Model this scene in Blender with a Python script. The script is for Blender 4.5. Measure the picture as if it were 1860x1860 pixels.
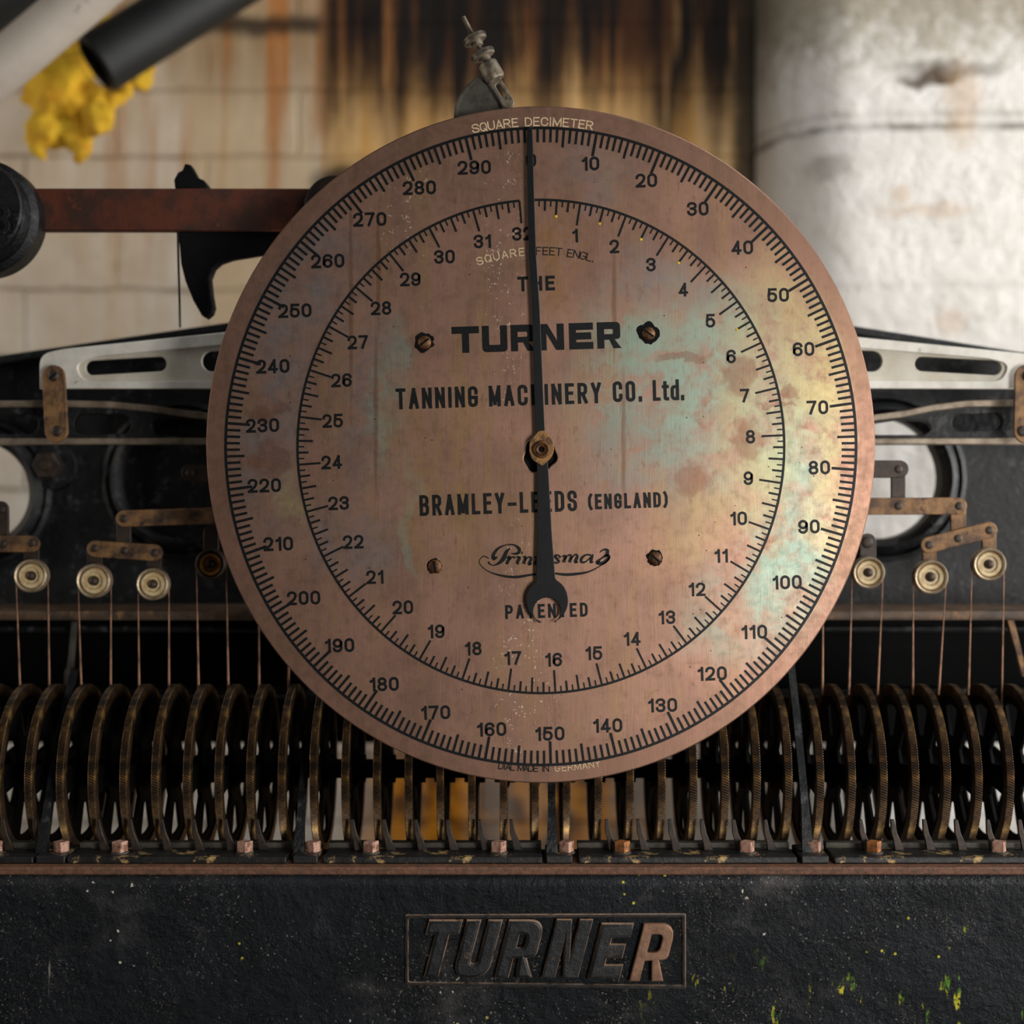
import bpy, bmesh, math, random
from mathutils import Vector, Matrix, noise as mnoise
R = math.radians
PI = math.pi
random.seed(7)
scene = bpy.context.scene
for o in list(bpy.data.objects):
    bpy.data.objects.remove(o, do_unlink=True)
COL = scene.collection

# ------------------------------------------------------------------ camera, light, exposure
F = 2700.0            # focal length in pixels of the 1860 px frame
D0 = 1.334            # camera to dial face
CZ = 1.25             # camera height
cam_data = bpy.data.cameras.new('camera')
cam_data.sensor_width = 36.0
cam_data.lens = F / 1860.0 * 36.0
cam_data.clip_start = 0.05
cam_data.dof.use_dof = True
cam_data.dof.focus_distance = D0 - 0.005
cam_data.dof.aperture_fstop = 2.4
cam = bpy.data.objects.new('camera', cam_data)
COL.objects.link(cam)
cam.location = (0, -D0, CZ)
cam.rotation_euler = (R(90), 0, 0)
scene.camera = cam

world = bpy.data.worlds.new('world')
scene.world = world
world.use_nodes = True
bg = world.node_tree.nodes['Background']
bg.inputs[0].default_value = (0.80, 0.90, 1.0, 1)
bg.inputs[1].default_value = 0.03

def area_light(name, loc, target, sx, sy, power, color):
    d = bpy.data.lights.new(name, 'AREA')
    d.shape = 'RECTANGLE'
    d.size, d.size_y, d.energy, d.color = sx, sy, power, color
    o = bpy.data.objects.new(name, d)
    COL.objects.link(o)
    o.location = loc
    o.rotation_euler = (Vector(target) - Vector(loc)).to_track_quat('-Z', 'Y').to_euler()
    return o
# daylight: a window behind the photographer to the right, a tall window further right, then two added fills, one overhead and one at the left
area_light('window_and_fill_light', (1.02, -1.95, 1.10), (0.0, 0.0, 1.2), 0.55, 0.8, 26, (1.0, 0.965, 0.92))
area_light('window_and_fill_light', (2.40, -0.20, 1.50), (0.45, 0.6, 1.25), 0.9, 1.3, 72, (1.0, 0.975, 0.95))
area_light('overhead_fill', (0.95, -0.45, 2.75), (0.1, 0.1, 1.0), 0.6, 0.9, 9, (0.95, 0.98, 1.0))  # added overhead fill that puts highlights on the top edges
area_light('window_and_fill_light', (-2.3, -0.05, 1.75), (-0.2, 0.9, 1.3), 0.8, 1.2, 15, (1.0, 0.93, 0.84))  # added fill, no known window here, brightens the left of the back wall

vs = scene.view_settings
vs.view_transform = 'Standard'
vs.look = 'None'
vs.exposure = 0.0
vs.gamma = 1.0
vs.use_curve_mapping = False

# ------------------------------------------------------------------ helpers
def P(px, py, d):
    """the point of the place that lies at depth d behind photo pixel (px, py)"""
    return Vector(((px - 930.0) * d / F, d - D0, CZ - (py - 930.0) * d / F))

W = {}          # world origin of every object

def tag(o, label=None, cat=None, group=None, kind=None):
    if label: o['label'] = label
    if cat: o['category'] = cat
    if group: o['group'] = group
    if kind: o['kind'] = kind
    return o

def thing(name, loc, label, cat, group=None):
    o = bpy.data.objects.new(name, None)
    o.empty_display_size = 0.02
    COL.objects.link(o)
    o.location = loc
    W[o.name] = Vector(loc)
    return tag(o, label, cat, group)

def link(name, me, mat, parent=None, origin=None, smooth=None):
    """me holds world coordinates; the object keeps its own origin"""
    if origin is None:
        if parent is not None: origin = W[parent.name]
        else:
            xs = [v.co for v in me.vertices]
            origin = Vector((sum(v.x for v in xs), sum(v.y for v in xs), 0)) / max(1, len(xs))
            origin.z = min(v.z for v in xs)
    me.transform(Matrix.Translation(-Vector(origin)))
    o = bpy.data.objects.new(name, me)
    COL.objects.link(o)
    me.materials.clear()
    me.materials.append(mat)
    if parent is not None:
        o.parent = parent
        o.location = Vector(origin) - W[parent.name]
    else:
        o.location = origin
    W[o.name] = Vector(origin)
    if smooth is not None:
        for p in me.polygons: p.use_smooth = True
        me.set_sharp_from_angle(angle=R(smooth))
    return o

def mesh(verts, faces, name='m'):
    me = bpy.data.meshes.new(name)
    me.from_pydata([tuple(v) for v in verts], [], faces)
    me.update()
    bm = bmesh.new(); bm.from_mesh(me)
    bmesh.ops.recalc_face_normals(bm, faces=bm.faces)
    bm.to_mesh(me); bm.free()
    return me

def join(meshes):
    V, Fc = [], []
    for m in meshes:
        n = len(V)
        V += [v.co.copy() for v in m.vertices]
        Fc += [[i + n for i in p.vertices] for p in m.polygons]
    me = bpy.data.meshes.new('m')
    me.from_pydata(V, [], Fc); me.update()
    return me

def box(x0, x1, y0, y1, z0, z1, bev=0.0, seg=2):
    bm = bmesh.new()
    bmesh.ops.create_cube(bm, size=1)
    for v in bm.verts:
        v.co = Vector(((x0 + x1) / 2 + v.co.x * (x1 - x0), (y0 + y1) / 2 + v.co.y * (y1 - y0), (z0 + z1) / 2 + v.co.z * (z1 - z0)))
    if bev: bmesh.ops.bevel(bm, geom=list(bm.edges), offset=bev, segments=seg, affect='EDGES', profile=0.5)
    bmesh.ops.recalc_face_normals(bm, faces=bm.faces)
    me = bpy.data.meshes.new('m'); bm.to_mesh(me); bm.free()
    return me

_dg = lambda: bpy.context.evaluated_depsgraph_get()
def curve_mesh(curve):
    o = bpy.data.objects.new('tmp', curve)
    COL.objects.link(o)
    dg = _dg(); dg.update()
    me = bpy.data.meshes.new_from_object(o.evaluated_get(dg))
    bpy.data.objects.remove(o, do_unlink=True)
    bpy.data.curves.remove(curve)
    return me

FACE = Matrix(((1, 0, 0, 0), (0, 0, -1, 0), (0, 1, 0, 0), (0, 0, 0, 1)))   # drawing plane -> upright, facing the photographer

def flat(outlines, t, bev=0.0):
    """filled outline(s) with holes, t thick, in the drawing plane"""
    c = bpy.data.curves.new('c', 'CURVE')
    c.dimensions = '2D'; c.fill_mode = 'BOTH'
    c.extrude = max(t / 2 - bev, 1e-6); c.bevel_depth = bev; c.bevel_resolution = 1
    c.offset = -bev
    area = lambda q: sum(q[i - 1][0] * q[i][1] - q[i][0] * q[i - 1][1] for i in range(len(q)))
    for k, pts in enumerate(outlines):
        if (area(pts) > 0) != (k == 0 or not bev): pts = list(reversed(pts))
        s = c.splines.new('POLY'); s.points.add(len(pts) - 1)
        for p, q in zip(s.points, pts): p.co = (q[0], q[1], 0, 1)
        s.use_cyclic_u = True
    return curve_mesh(c)

def plate(outlines_px, d, t, bev=0.0006):
    """upright plate: outlines in photo pixels at depth d (front face), t thick"""
    outs = []
    for o in outlines_px:
        outs.append([(P(x, y, d).x, P(x, y, d).z) for x, y in o])
    me = flat(outs, t, bev)
    me.transform(Matrix.Translation((0, d - D0 + t / 2, 0)) @ FACE)
    return me

def circ(cx, cy, r, n=48, ry=None):
    ry = ry or r
    return [(cx + r * math.cos(2 * PI * i / n), cy + ry * math.sin(2 * PI * i / n)) for i in range(n)]

def capsule(x0, y0, x1, y1, r, n=12, r2=None):
    r2 = r2 or r
    a = math.atan2(y1 - y0, x1 - x0)
    out = []
    for i in range(n + 1):
        t = a + PI / 2 + PI * i / n
        out.append((x0 + r * math.cos(t), y0 + r * math.sin(t)))
    for i in range(n + 1):
        t = a - PI / 2 + PI * i / n
        out.append((x1 + r2 * math.cos(t), y1 + r2 * math.sin(t)))
    return out

def rpoly(pts, rad, n=6):
    """polygon with rounded corners; rad one number or a list"""
    out = []
    N = len(pts)
    for i, p in enumerate(pts):
        r = rad[i] if isinstance(rad, (list, tuple)) else rad
        p = Vector(p); a = Vector(pts[i - 1]); b = Vector(pts[(i + 1) % N])
        if r <= 0: out.append(tuple(p)); continue
        u, v = (a - p), (b - p)
        r = min(r, u.length * .5, v.length * .5)
        s, e = p + u.normalized() * r, p + v.normalized() * r
        for k in range(n + 1):
            t = k / n
            out.append(tuple(s * (1 - t) ** 2 + p * 2 * t * (1 - t) + e * t ** 2))
    return out

def lathe(profile, n=48, axis='Y', center=(0, 0, 0), closed=False, arc=None):
    """profile [(r, h)] turned about an axis"""
    V, Fc = [], []
    m = len(profile)
    for i in range(n):
        a = 2 * PI * i / n
        for r, h in profile:
            if axis == 'Y': v = (r * math.cos(a), h, r * math.sin(a))
            elif axis == 'X': v = (h, r * math.cos(a), r * math.sin(a))
            else: v = (r * math.cos(a), r * math.sin(a), h)
            V.append(Vector(v) + Vector(center))
    for i in range(n):
        j = (i + 1) % n
        for k in range(m if closed else m - 1):
            l = (k + 1) % m
            Fc.append((i * m + k, j * m + k, j * m + l, i * m + l))
    me = mesh(V, Fc)
    bm = bmesh.new(); bm.from_mesh(me)
    bmesh.ops.remove_doubles(bm, verts=bm.verts, dist=1e-7)
    if not closed: bmesh.ops.holes_fill(bm, edges=bm.edges)
    bmesh.ops.recalc_face_normals(bm, faces=bm.faces)
    bm.to_mesh(me); bm.free()
    return me

def orient(me, p, direction):
    """mesh built along +Z at the origin -> along direction from p"""
    q = Vector(direction).to_track_quat('Z', 'Y').to_matrix().to_4x4()
    me.transform(Matrix.Translation(p) @ q)
    return me

def tube(pts, rad, n=8):
    V, Fc = [], []
    pts = [Vector(p) for p in pts]
    rr = rad if isinstance(rad, (list, tuple)) else [rad] * len(pts)
    up = Vector((0, 1, 0))
    for i, p in enumerate(pts):
        t = (pts[min(i + 1, len(pts) - 1)] - pts[max(i - 1, 0)]).normalized()
        s = t.cross(up)
        if s.length < 1e-4: s = t.cross(Vector((1, 0, 0)))
        s.normalize(); w = s.cross(t)
        for k in range(n):
            a = 2 * PI * k / n
            V.append(p + (s * math.cos(a) + w * math.sin(a)) * rr[i])
    for i in range(len(pts) - 1):
        for k in range(n):
            l = (k + 1) % n
            Fc.append((i * n + k, i * n + l, (i + 1) * n + l, (i + 1) * n + k))
    Fc.append(tuple(range(n))); Fc.append(tuple(range((len(pts) - 1) * n, len(pts) * n)))
    return mesh(V, Fc)

def ordinal(i):
    return ['first', 'second', 'third', 'fourth', 'fifth', 'sixth', 'seventh', 'eighth', 'ninth', 'tenth', 'eleventh', 'twelfth', 'thirteenth',
            'fourteenth', 'fifteenth', 'sixteenth', 'seventeenth', 'eighteenth', 'nineteenth', 'twentieth'][i]

# ------------------------------------------------------------------ materials
def lin(r, g, b):
    f = lambda c: (c / 255 / 12.92) if c / 255 <= 0.04045 else ((c / 255 + 0.055) / 1.055) ** 2.4
    return (f(r), f(g), f(b), 1)

class Mat:
    def __init__(self, name, rough=0.6, metal=0.0, spec=0.5):
        self.m = bpy.data.materials.new(name); self.m.use_nodes = True
        self.t = self.m.node_tree
        self.b = self.t.nodes['Principled BSDF']
        self.b.inputs['Roughness'].default_value = rough
        self.b.inputs['Metallic'].default_value = metal
        self.b.inputs['Specular IOR Level'].default_value = spec
        tc = self.t.nodes.new('ShaderNodeTexCoord')
        self.obj = tc.outputs['Object']
    def n(self, typ, ins=None, **props):
        nd = self.t.nodes.new(typ)
        for k, v in props.items(): setattr(nd, k, v)
        for k, v in (ins or {}).items(): self.set(nd.inputs[k], v)
        return nd
    def set(self, sock, v):
        if isinstance(v, bpy.types.NodeSocket): self.t.links.new(v, sock)
        elif v is not None: sock.default_value = v
    def math(self, op, a, b=None, clamp=False):
        nd = self.n('ShaderNodeMath', {0: a}, operation=op, use_clamp=clamp)
        if b is not None: self.set(nd.inputs[1], b)
        return nd.outputs[0]
    def mul(self, a, b): return self.math('MULTIPLY', a, b)
    def scale(self, sx, sy, sz, src=None, loc=(0, 0, 0)):
        return self.n('ShaderNodeMapping', {'Vector': src or self.obj, 'Scale': (sx, sy, sz), 'Location': loc}).outputs[0]
    def noise(self, vec=None, s=5.0, d=4.0, r=0.55, dist=0.0):
        return self.n('ShaderNodeTexNoise', {'Vector': vec or self.obj, 'Scale': s, 'Detail': d, 'Roughness': r, 'Distortion': dist}).outputs['Fac']
    def noisec(self, vec=None, s=5.0, d=3.0):
        return self.n('ShaderNodeTexNoise', {'Vector': vec or self.obj, 'Scale': s, 'Detail': d}).outputs['Color']
    def ramp(self, v, a, b, lo=0.0, hi=1.0, smooth=True):
        nd = self.n('ShaderNodeMapRange', {0: v, 1: a, 2: b, 3: lo, 4: hi}, interpolation_type='SMOOTHSTEP' if smooth else 'LINEAR')
        return nd.outputs[0]
    def mix(self, f, a, b, blend='MIX'):
        nd = self.n('ShaderNodeMix', data_type='RGBA', blend_type=blend)
        self.set(nd.inputs[0], f); self.set(nd.inputs[6], a); self.set(nd.inputs[7], b)
        return nd.outputs[2]
    def warp(self, vec, s, amt):
        c = self.noisec(vec, s)
        v = self.n('ShaderNodeVectorMath', {0: c, 1: (0.5, 0.5, 0.5)}, operation='SUBTRACT').outputs[0]
        v = self.n('ShaderNodeVectorMath', {0: v, 'Scale': amt}, operation='SCALE').outputs[0]
        return self.n('ShaderNodeVectorMath', {0: vec, 1: v}, operation='ADD').outputs[0]
    def blob(self, vec, cx, cz, rx, rz, soft=0.6):
        """1 inside an ellipse about (cx, cz), fading to 0"""
        v = self.n('ShaderNodeVectorMath', {0: vec, 1: (cx, 0, cz)}, operation='SUBTRACT').outputs[0]
        v = self.n('ShaderNodeVectorMath', {0: v, 1: (1 / rx, 0, 1 / rz)}, operation='MULTIPLY').outputs[0]
        l = self.n('ShaderNodeVectorMath', {0: v}, operation='LENGTH').outputs['Value']
        return self.ramp(l, 1.0 - soft, 1.0 + soft, 1.0, 0.0)
    def sep(self, vec):
        s = self.n('ShaderNodeSeparateXYZ', {0: vec})
        return s.outputs
    def color(self, c): self.set(self.b.inputs['Base Color'], c)
    def rough(self, c): self.set(self.b.inputs['Roughness'], c)
    def metal(self, c): self.set(self.b.inputs['Metallic'], c)
    def bump(self, h, strength=0.5, dist=0.001):
        b = self.n('ShaderNodeBump', {'Height': h, 'Strength': strength, 'Distance': dist})
        self.set(self.b.inputs['Normal'], b.outputs[0])

# --- copper dial, object coordinates rescaled so that 1 unit = 100 photo pixels
S = D0 / F
K = 0.01 / S
M_dial = m = Mat('patinated_copper', 0.42, 0.8)
uv = m.scale(K, K, K)
wv = m.warp(uv, 0.9, 1.6)
wf = m.warp(uv, 3.5, 0.5)
xyz = m.sep(uv)
n1 = m.noise(uv, 0.7, 6, 0.6)
n2 = m.noise(m.scale(K * 1.6, K, K * 0.22), 1.6, 6, 0.65)      # vertical smears
n3 = m.noise(m.scale(K, K, K), 5.0, 6, 0.7)
n4 = m.noise(m.scale(K * 5, K, K * 0.5), 3.0, 5, 0.7)          # fine vertical brush marks
c = m.mix(m.ramp(n1, 0.35, 0.68), lin(166, 128, 110), lin(142, 110, 94))
c = m.mix(m.mul(m.ramp(n2, 0.45, 0.72), 0.65), c, lin(162, 130, 92))
c = m.mix(m.mul(m.ramp(n3, 0.48, 0.75), 0.5), c, lin(112, 78, 62))
c = m.mix(m.mul(m.ramp(n4, 0.50, 0.70), 0.40), c, lin(178, 138, 116))
teal, straw, lilac = lin(138, 164, 148), lin(178, 162, 116), lin(134, 126, 124)
for cx, cz, rx, rz, col, a in [
        (2.6, 0.9, 1.7, 1.5, teal, .8), (4.6, -0.4, .75, 2.3, teal, .85), (5.0, 1.5, .6, 1.3, straw, .85), (3.9, 0.2, .6, 1.8, straw, .6),
        (5.25, -0.3, .35, 1.9, straw, .75), (3.6, -3.0, 1.0, .9, teal, .5), (4.4, -2.2, .6, .6, teal, .6), (1.6, 1.9, .6, .8, teal, .65), (4.2, 2.6, .7, .8, straw, .6), (3.2, 2.4, .9, .8, teal, .5),
        (2.3, 3.1, .9, .5, lilac, .7), (0.9, 5.0, .6, .5, lilac, .6), (-4.9, 0.6, .55, 2.2, lilac, .85), (-3.2, 1.0, .5, 1.4, lilac, .7), (-2.7, 0.8, .28, 1.2, teal, .55),
        (-4.2, 3.0, .8, 1.0, lilac, .85), (-2.4, -1.4, .13, .9, teal, .7), (-3.4, -1.6, .8, .8, lilac, .7), (3.0, -1.4, .7, .7, straw, .4), (1.7, -.2, .9, 1.2, lilac, .35),
        (0.4, 3.5, .35, .9, lin(150, 110, 58), .6), (-1.5, 0.4, .25, 1.6, lin(156, 126, 76), .5), (-2.3, -.2, .3, 1.6, lin(150, 122, 80), .5), (-4.6, -1.0, .35, .5, straw, .6), (-1.2, -1.2, 1.2, .9, lin(146, 118, 78), .45)]:
    f = m.mul(m.blob(wv, cx, cz, rx, rz, 0.6), m.ramp(m.noise(wf, 1.3, 7, 0.7), 0.32, 0.62))
    c = m.mix(m.mul(f, a), c, col)
# pink wear inside the patina
c = m.mix(m.mul(m.ramp(m.noise(wf, 1.0, 7, 0.7), 0.50, 0.66), 0.42), c, lin(158, 122, 104))
c = m.mix(m.mul(m.ramp(m.noise(m.scale(K * 2.2, K, K * .8), 2.4, 7, .75), 0.54, 0.68), 0.5), c, lin(122, 90, 74))
# old brown drips and finger marks
for cx, cz, rx, rz in [(-5.05, .6, .28, .12), (-4.75, .73, .2, .12), (-4.9, -.25, .4, .28), (4.3, .75, .35, .05), (2.6, 1.6, .45, .1), (3.75, .1, .25, .4), (3.6, 1.3, .3, .35), (4.55, 1.0, .2, .12), (2.75, -.6, .3, .3)]:
    c = m.mix(m.mul(m.blob(wf, cx, cz, rx, rz, 0.25), .55), c, lin(124, 86, 68))
for cx, cz, h in [(-3.45, 2.6, 1.8), (-2.95, 3.2, 1.0), (1.5, .1, 1.2), (1.33, 2.6, 1.0), (-3.0, .6, 1.4)]:
    c = m.mix(m.mul(m.blob(m.warp(uv, 2.0, .06), cx, cz, .04, h, 0.45), .5), c, lin(110, 72, 48))
# fine scratches and pin holes
sc = m.noise(m.n('ShaderNodeMapping', {'Vector': uv, 'Rotation': (0, R(35), 0), 'Scale': (18, 1, 0.7)}).outputs[0], 2.0, 3, 0.6)
c = m.mix(m.mul(m.ramp(sc, 0.64, 0.72), 0.35), c, lin(92, 62, 46))
sc2 = m.noise(m.n('ShaderNodeMapping', {'Vector': uv, 'Rotation': (0, R(-62), 0), 'Scale': (22, 1, 0.8)}).outputs[0], 2.0, 3, 0.6)
c = m.mix(m.mul(m.ramp(sc2, 0.68, 0.76), 0.28), c, lin(226, 200, 170))
vo = m.n('ShaderNodeTexVoronoi', {'Vector': uv, 'Scale': 6.0}).outputs
c = m.mix(m.mul(m.ramp(vo['Distance'], 0.05, 0.11, 1, 0), m.ramp(m.noise(uv, 1.2), .55, .6)), c, lin(70, 44, 34))
# white lime specks below the drip line
vs2 = m.n('ShaderNodeTexVoronoi', {'Vector': m.warp(uv, 8.0, .25), 'Scale': 13.0}).outputs
col_mask = m.math('MAXIMUM', m.blob(wf, -.65, 3.6, .35, 2.6, .5), m.math('MAXIMUM', m.mul(m.blob(wf, -.3, -4.0, .5, 2.2, .6), .86), m.blob(wf, -2.5, 4.4, .5, 1.0, .5)))
spk = m.mul(m.ramp(vs2['Distance'], 0.16, 0.26, 1, 0), m.mul(col_mask, m.ramp(m.noise(uv, 3.0, 4), .48, .55)))
c = m.mix(spk, c, lin(228, 214, 190))
# the rim outside the scale is plainer, browner copper
ln = m.n('ShaderNodeVectorMath', {0: uv}, operation='LENGTH').outputs['Value']
c = m.mix(m.mul(m.ramp(ln, 5.70, 5.82), .75), c, m.mix(m.ramp(n2, .4, .7), lin(146, 110, 92), lin(130, 100, 84)))
m.color(c)
m.rough(m.ramp(n3, 0.3, 0.75, 0.38, 0.50))
m.bump(m.math('ADD', m.mul(n3, .5), m.mul(sc, .5)), 0.12, 0.0006)
M_dial = m.m

def simple(name, cols, rough, metal=0.0, s=60, bump=0.0, thr=(0.35, 0.68), spec=0.5, second=None, bs=None):
    m = Mat(name, rough, metal, spec)
    n = m.noise(None, s, 6, 0.65)
    c = m.mix(m.ramp(n, *thr), cols[0], cols[1])
    if second:
        c = m.mix(m.ramp(m.noise(None, second[1], 5, 0.7), second[2], second[2] + .1), c, second[0])
    m.color(c)
    if bump: m.bump(m.noise(None, bs or s * 2, 6, 0.7), bump, 0.002)
    return m.m

M_ink = simple('black_enamel_inlay', (lin(9, 11, 13), lin(20, 22, 24)), 0.42, 0, 400, .1, spec=.22)
M_pale = simple('bare_brass_engraving', (lin(226, 204, 166), lin(190, 160, 120)), 0.5, .1, 200)
M_pointer = simple('black_painted_pointer', (lin(8, 11, 13), lin(15, 18, 20)), 0.45, 0, 60, .05, spec=.25, second=(lin(130, 130, 126), 420, .74))
M_rustnut = simple('rusty_brown_steel', (lin(66, 42, 26), lin(122, 80, 40)), 0.42, .5, 160, .4)
M_dirtbrass = simple('dirty_brass', (lin(150, 110, 62), lin(84, 58, 36)), 0.45, .5, 90, .3, (.38, .62))
M_link = simple('rusted_bronze_link', (lin(146, 108, 68), lin(70, 50, 38)), 0.52, .25, 48, .6, (.36, .66), second=(lin(46, 32, 25), 90, .56))
M_linkdark = simple('dark_greasy_steel', (lin(66, 52, 42), lin(38, 32, 28)), 0.5, .3, 80, .3)
M_black = simple('black_cast_iron', (lin(7, 8, 10), lin(20, 21, 23)), 0.42, 0, 40, 1.0, spec=.36, second=(lin(58, 58, 60), 55, .55), bs=75)
M_deep = simple('sooty_black_iron', (lin(7, 7, 8), lin(12, 12, 12)), 0.7, 0, 40, .3, spec=.15)
M_alu = simple('worn_silver_paint', (lin(226, 222, 212), lin(198, 192, 180)), 0.5, .12, 25, .3, (.35, .7), second=(lin(128, 104, 78), 45, .66))
M_alurecess = simple('dull_silver_paint', (lin(206, 200, 186), lin(186, 178, 160)), 0.55, .1, 25, .2, (.35, .7), second=(lin(140, 112, 82), 60, .68))
M_edge = simple('worn_beam_edge', (lin(150, 136, 118), lin(108, 94, 78)), 0.45, .35, 50, .3)
M_rustbar = simple('dark_rust_bar', (lin(96, 46, 26), lin(62, 36, 24)), 0.6, .1, 26, .35, (.4, .62), second=(lin(120, 54, 30), 50, .64))
M_steel = simple('grimy_nickel', (lin(134, 122, 104), lin(82, 74, 62)), 0.48, .6, 120, .2)
M_dustiron = simple('dusty_iron', (lin(84, 80, 70), lin(52, 48, 42)), 0.6, .2, 60, .4)
M_wood = simple('oiled_brown_strip', (lin(120, 80, 56), lin(86, 58, 42)), 0.6, .0, 200, .5, (.35, .65))
M_platetop = simple('worn_black_plate', (lin(40, 40, 40), lin(26, 26, 26)), 0.42, .2, 60, .4, second=(lin(176, 146, 96), 52, .55))
M_bolt = simple('pink_rust_bolt', (lin(186, 146, 126), lin(112, 72, 54)), 0.6, .2, 140, .5, (.38, .62))
M_boltb = simple('orange_rust_bolt', (lin(170, 108, 52), lin(108, 64, 36)), 0.55, .2, 140, .5, (.38, .62))
M_foam = simple('yellow_insulating_foam', (lin(226, 184, 40), lin(196, 140, 20)), 0.85, 0, 22, .6, (.35, .7))
M_pipew = simple('old_white_pipe_paint', (lin(178, 168, 156), lin(156, 144, 132)), 0.6, 0, 6, .2, second=(lin(70, 68, 64), 22, .66))
M_pipeb = simple('black_pipe_paint', (lin(16, 18, 18), lin(26, 28, 26)), 0.6, 0, 14, .1)
M_floor = simple('grey_concrete', (lin(96, 92, 86), lin(76, 72, 66)), 0.85, 0, 6, .3)
M_wire = simple('tarnished_copper_strap', (lin(168, 124, 96), lin(92, 66, 50)), 0.5, .4, 60, .1)
M_letter = simple('rusted_raised_letter', (lin(148, 110, 86), lin(112, 80, 62)), 0.55, .2, 90, .3)
M_cream = simple('yellowed_cream_enamel', (lin(226, 206, 164), lin(196, 164, 112)), 0.4, 0, 110, .2, (.38, .66), second=(lin(116, 78, 40), 170, .60))
M_rim = simple('worn_pulley_rim', (lin(206, 188, 160), lin(140, 118, 90)), 0.35, .5, 90, .2)
M_amber = simple('amber_grease_bearing', (lin(176, 120, 40), lin(110, 66, 24)), 0.4, .3, 150, .4)

# wheel tyre: knurled brass-brown iron
m = Mat('knurled_rim_metal', 0.42, .55)
n = m.noise(None, 60, 6, .65)
c = m.mix(m.ramp(n, .36, .64), lin(104, 78, 48), lin(44, 34, 25))
c = m.mix(m.ramp(m.noise(None, 25, 4), .56, .68), c, lin(168, 132, 76))
m.color(c); m.bump(m.noise(None, 300, 4), .3, .0006)
M_tyre = m.m

# base beam: black paint, pitted, spattered with white, yellow and green
m = Mat('spattered_black_paint', 0.40, 0, .22)
n = m.noise(None, 14, 6, .65)
c = m.mix(m.ramp(n, .35, .7), lin(7, 12, 16), lin(17, 22, 27))
scu = m.noise(m.scale(1, 1, 1.5), 7, 7, .72)
c = m.mix(m.mul(m.ramp(scu, .53, .74), .55), c, lin(86, 82, 80))
scr = m.noise(m.n('ShaderNodeMapping', {'Vector': m.obj, 'Rotation': (0, R(38), 0), 'Scale': (140, 1, 12)}).outputs[0], 1.0, 3, .6)
c = m.mix(m.mul(m.ramp(scr, .70, .76), m.ramp(m.noise(None, 9, 3), .50, .60)), c, lin(128, 124, 118))
for s_, th, col, ms, mt in [(95, .075, lin(204, 198, 186), 7, .57), (190, .10, lin(120, 112, 102), 5, .50), (300, .13, lin(96, 88, 80), 9, .50), (33, .045, lin(226, 222, 214), 9, .60)]:
    v = m.n('ShaderNodeTexVoronoi', {'Vector': m.warp(m.obj, 260, .0065), 'Scale': s_}).outputs['Distance']
    c = m.mix(m.mul(m.ramp(v, th, th * 1.8, 1, 0), m.ramp(m.noise(None, ms, 3), mt, mt + .05)), c, col)
# green and yellow paint runs near the lower right
px = m.sep(m.obj)
run = m.noise(m.scale(1, 1, .28), 75, 3, .6)
brk = m.noise(None, 190, 3, .6)
zone = m.math('MAXIMUM', m.blob(m.warp(m.obj, 12, .05), .30, -.085, .17, .05, .35), m.blob(m.obj, .392, -.012, .010, .02, .4))
rf = m.mul(m.mul(m.ramp(run, .60, .66), m.ramp(brk, .42, .52)), zone)
c = m.mix(rf, c, m.mix(m.ramp(m.noise(None, 60), .45, .6), lin(82, 124, 30), lin(196, 186, 50)))
v = m.n('ShaderNodeTexVoronoi', {'Vector': m.obj, 'Scale': 95.0}).outputs['Distance']
c = m.mix(m.mul(m.ramp(v, .08, .16, 1, 0), m.ramp(m.noise(None, 16, 3), .60, .64)), c, lin(190, 180, 60))
m.color(c)
bmp = m.math('ADD', m.mul(m.noise(None, 55, 7, .7), 1.6), m.mul(m.noise(None, 230, 4, .7), .35))
m.bump(bmp, .7, .004)
m.rough(m.ramp(m.noise(None, 30, 4), .3, .7, .20, .42))
M_base = m.m
m = Mat('worn_black_letter_paint', 0.45, 0, .45)
nrm = m.sep(m.t.nodes['Texture Coordinate'].outputs['Normal'])[1]
wear = m.mul(m.ramp(nrm, -.93, -.55), m.ramp(m.noise(None, 70, 5, .7), .32, .55))
c = m.mix(m.ramp(m.noise(None, 60, 5), .35, .7), lin(13, 16, 19), lin(30, 31, 33))
c = m.mix(m.mul(m.ramp(m.noise(None, 45, 6, .75), .58, .66), .8), c, lin(92, 70, 56))
c = m.mix(wear, c, lin(150, 122, 100))
m.color(c); m.bump(m.noise(None, 120, 6, .7), .5, .002)
M_raised = m.m

# back wall: painted brick, 1 unit = 100 photo pixels at the wall
DW = 2.2
KW = F / DW / 100
M_wall = m = Mat('stained_painted_brick', 0.8, 0, .25)
uv = m.scale(KW, KW, KW)
xyz = m.sep(uv); u, v = xyz[0], xyz[2]
flatv = m.n('ShaderNodeCombineXYZ', {0: u, 1: v, 2: 0.0}).outputs[0]
flatw = m.warp(flatv, 1.5, .16)
br = m.n('ShaderNodeTexBrick', {'Vector': m.n('ShaderNodeMapping', {'Vector': flatw, 'Location': (0.6, -0.40, 0)}).outputs[0], 'Scale': 1.0, 'Mortar Size': .045, 'Mortar Smooth': .6, 'Brick Width': 3.3, 'Row Height': 1.21}, offset=.5)
mort = br.outputs['Fac']
nA = m.noise(uv, 1.2, 7, .65)
nB = m.noise(uv, 4.0, 6, .7)
c = m.mix(m.ramp(nA, .3, .7), lin(226, 218, 206), lin(206, 194, 178))
c = m.mix(m.mul(m.ramp(nB, .55, .72), .45), c, lin(168, 156, 138))
c = m.mix(m.mul(mort, m.ramp(nA, .35, .6, .25, .85)), c, lin(120, 104, 88))
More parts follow.
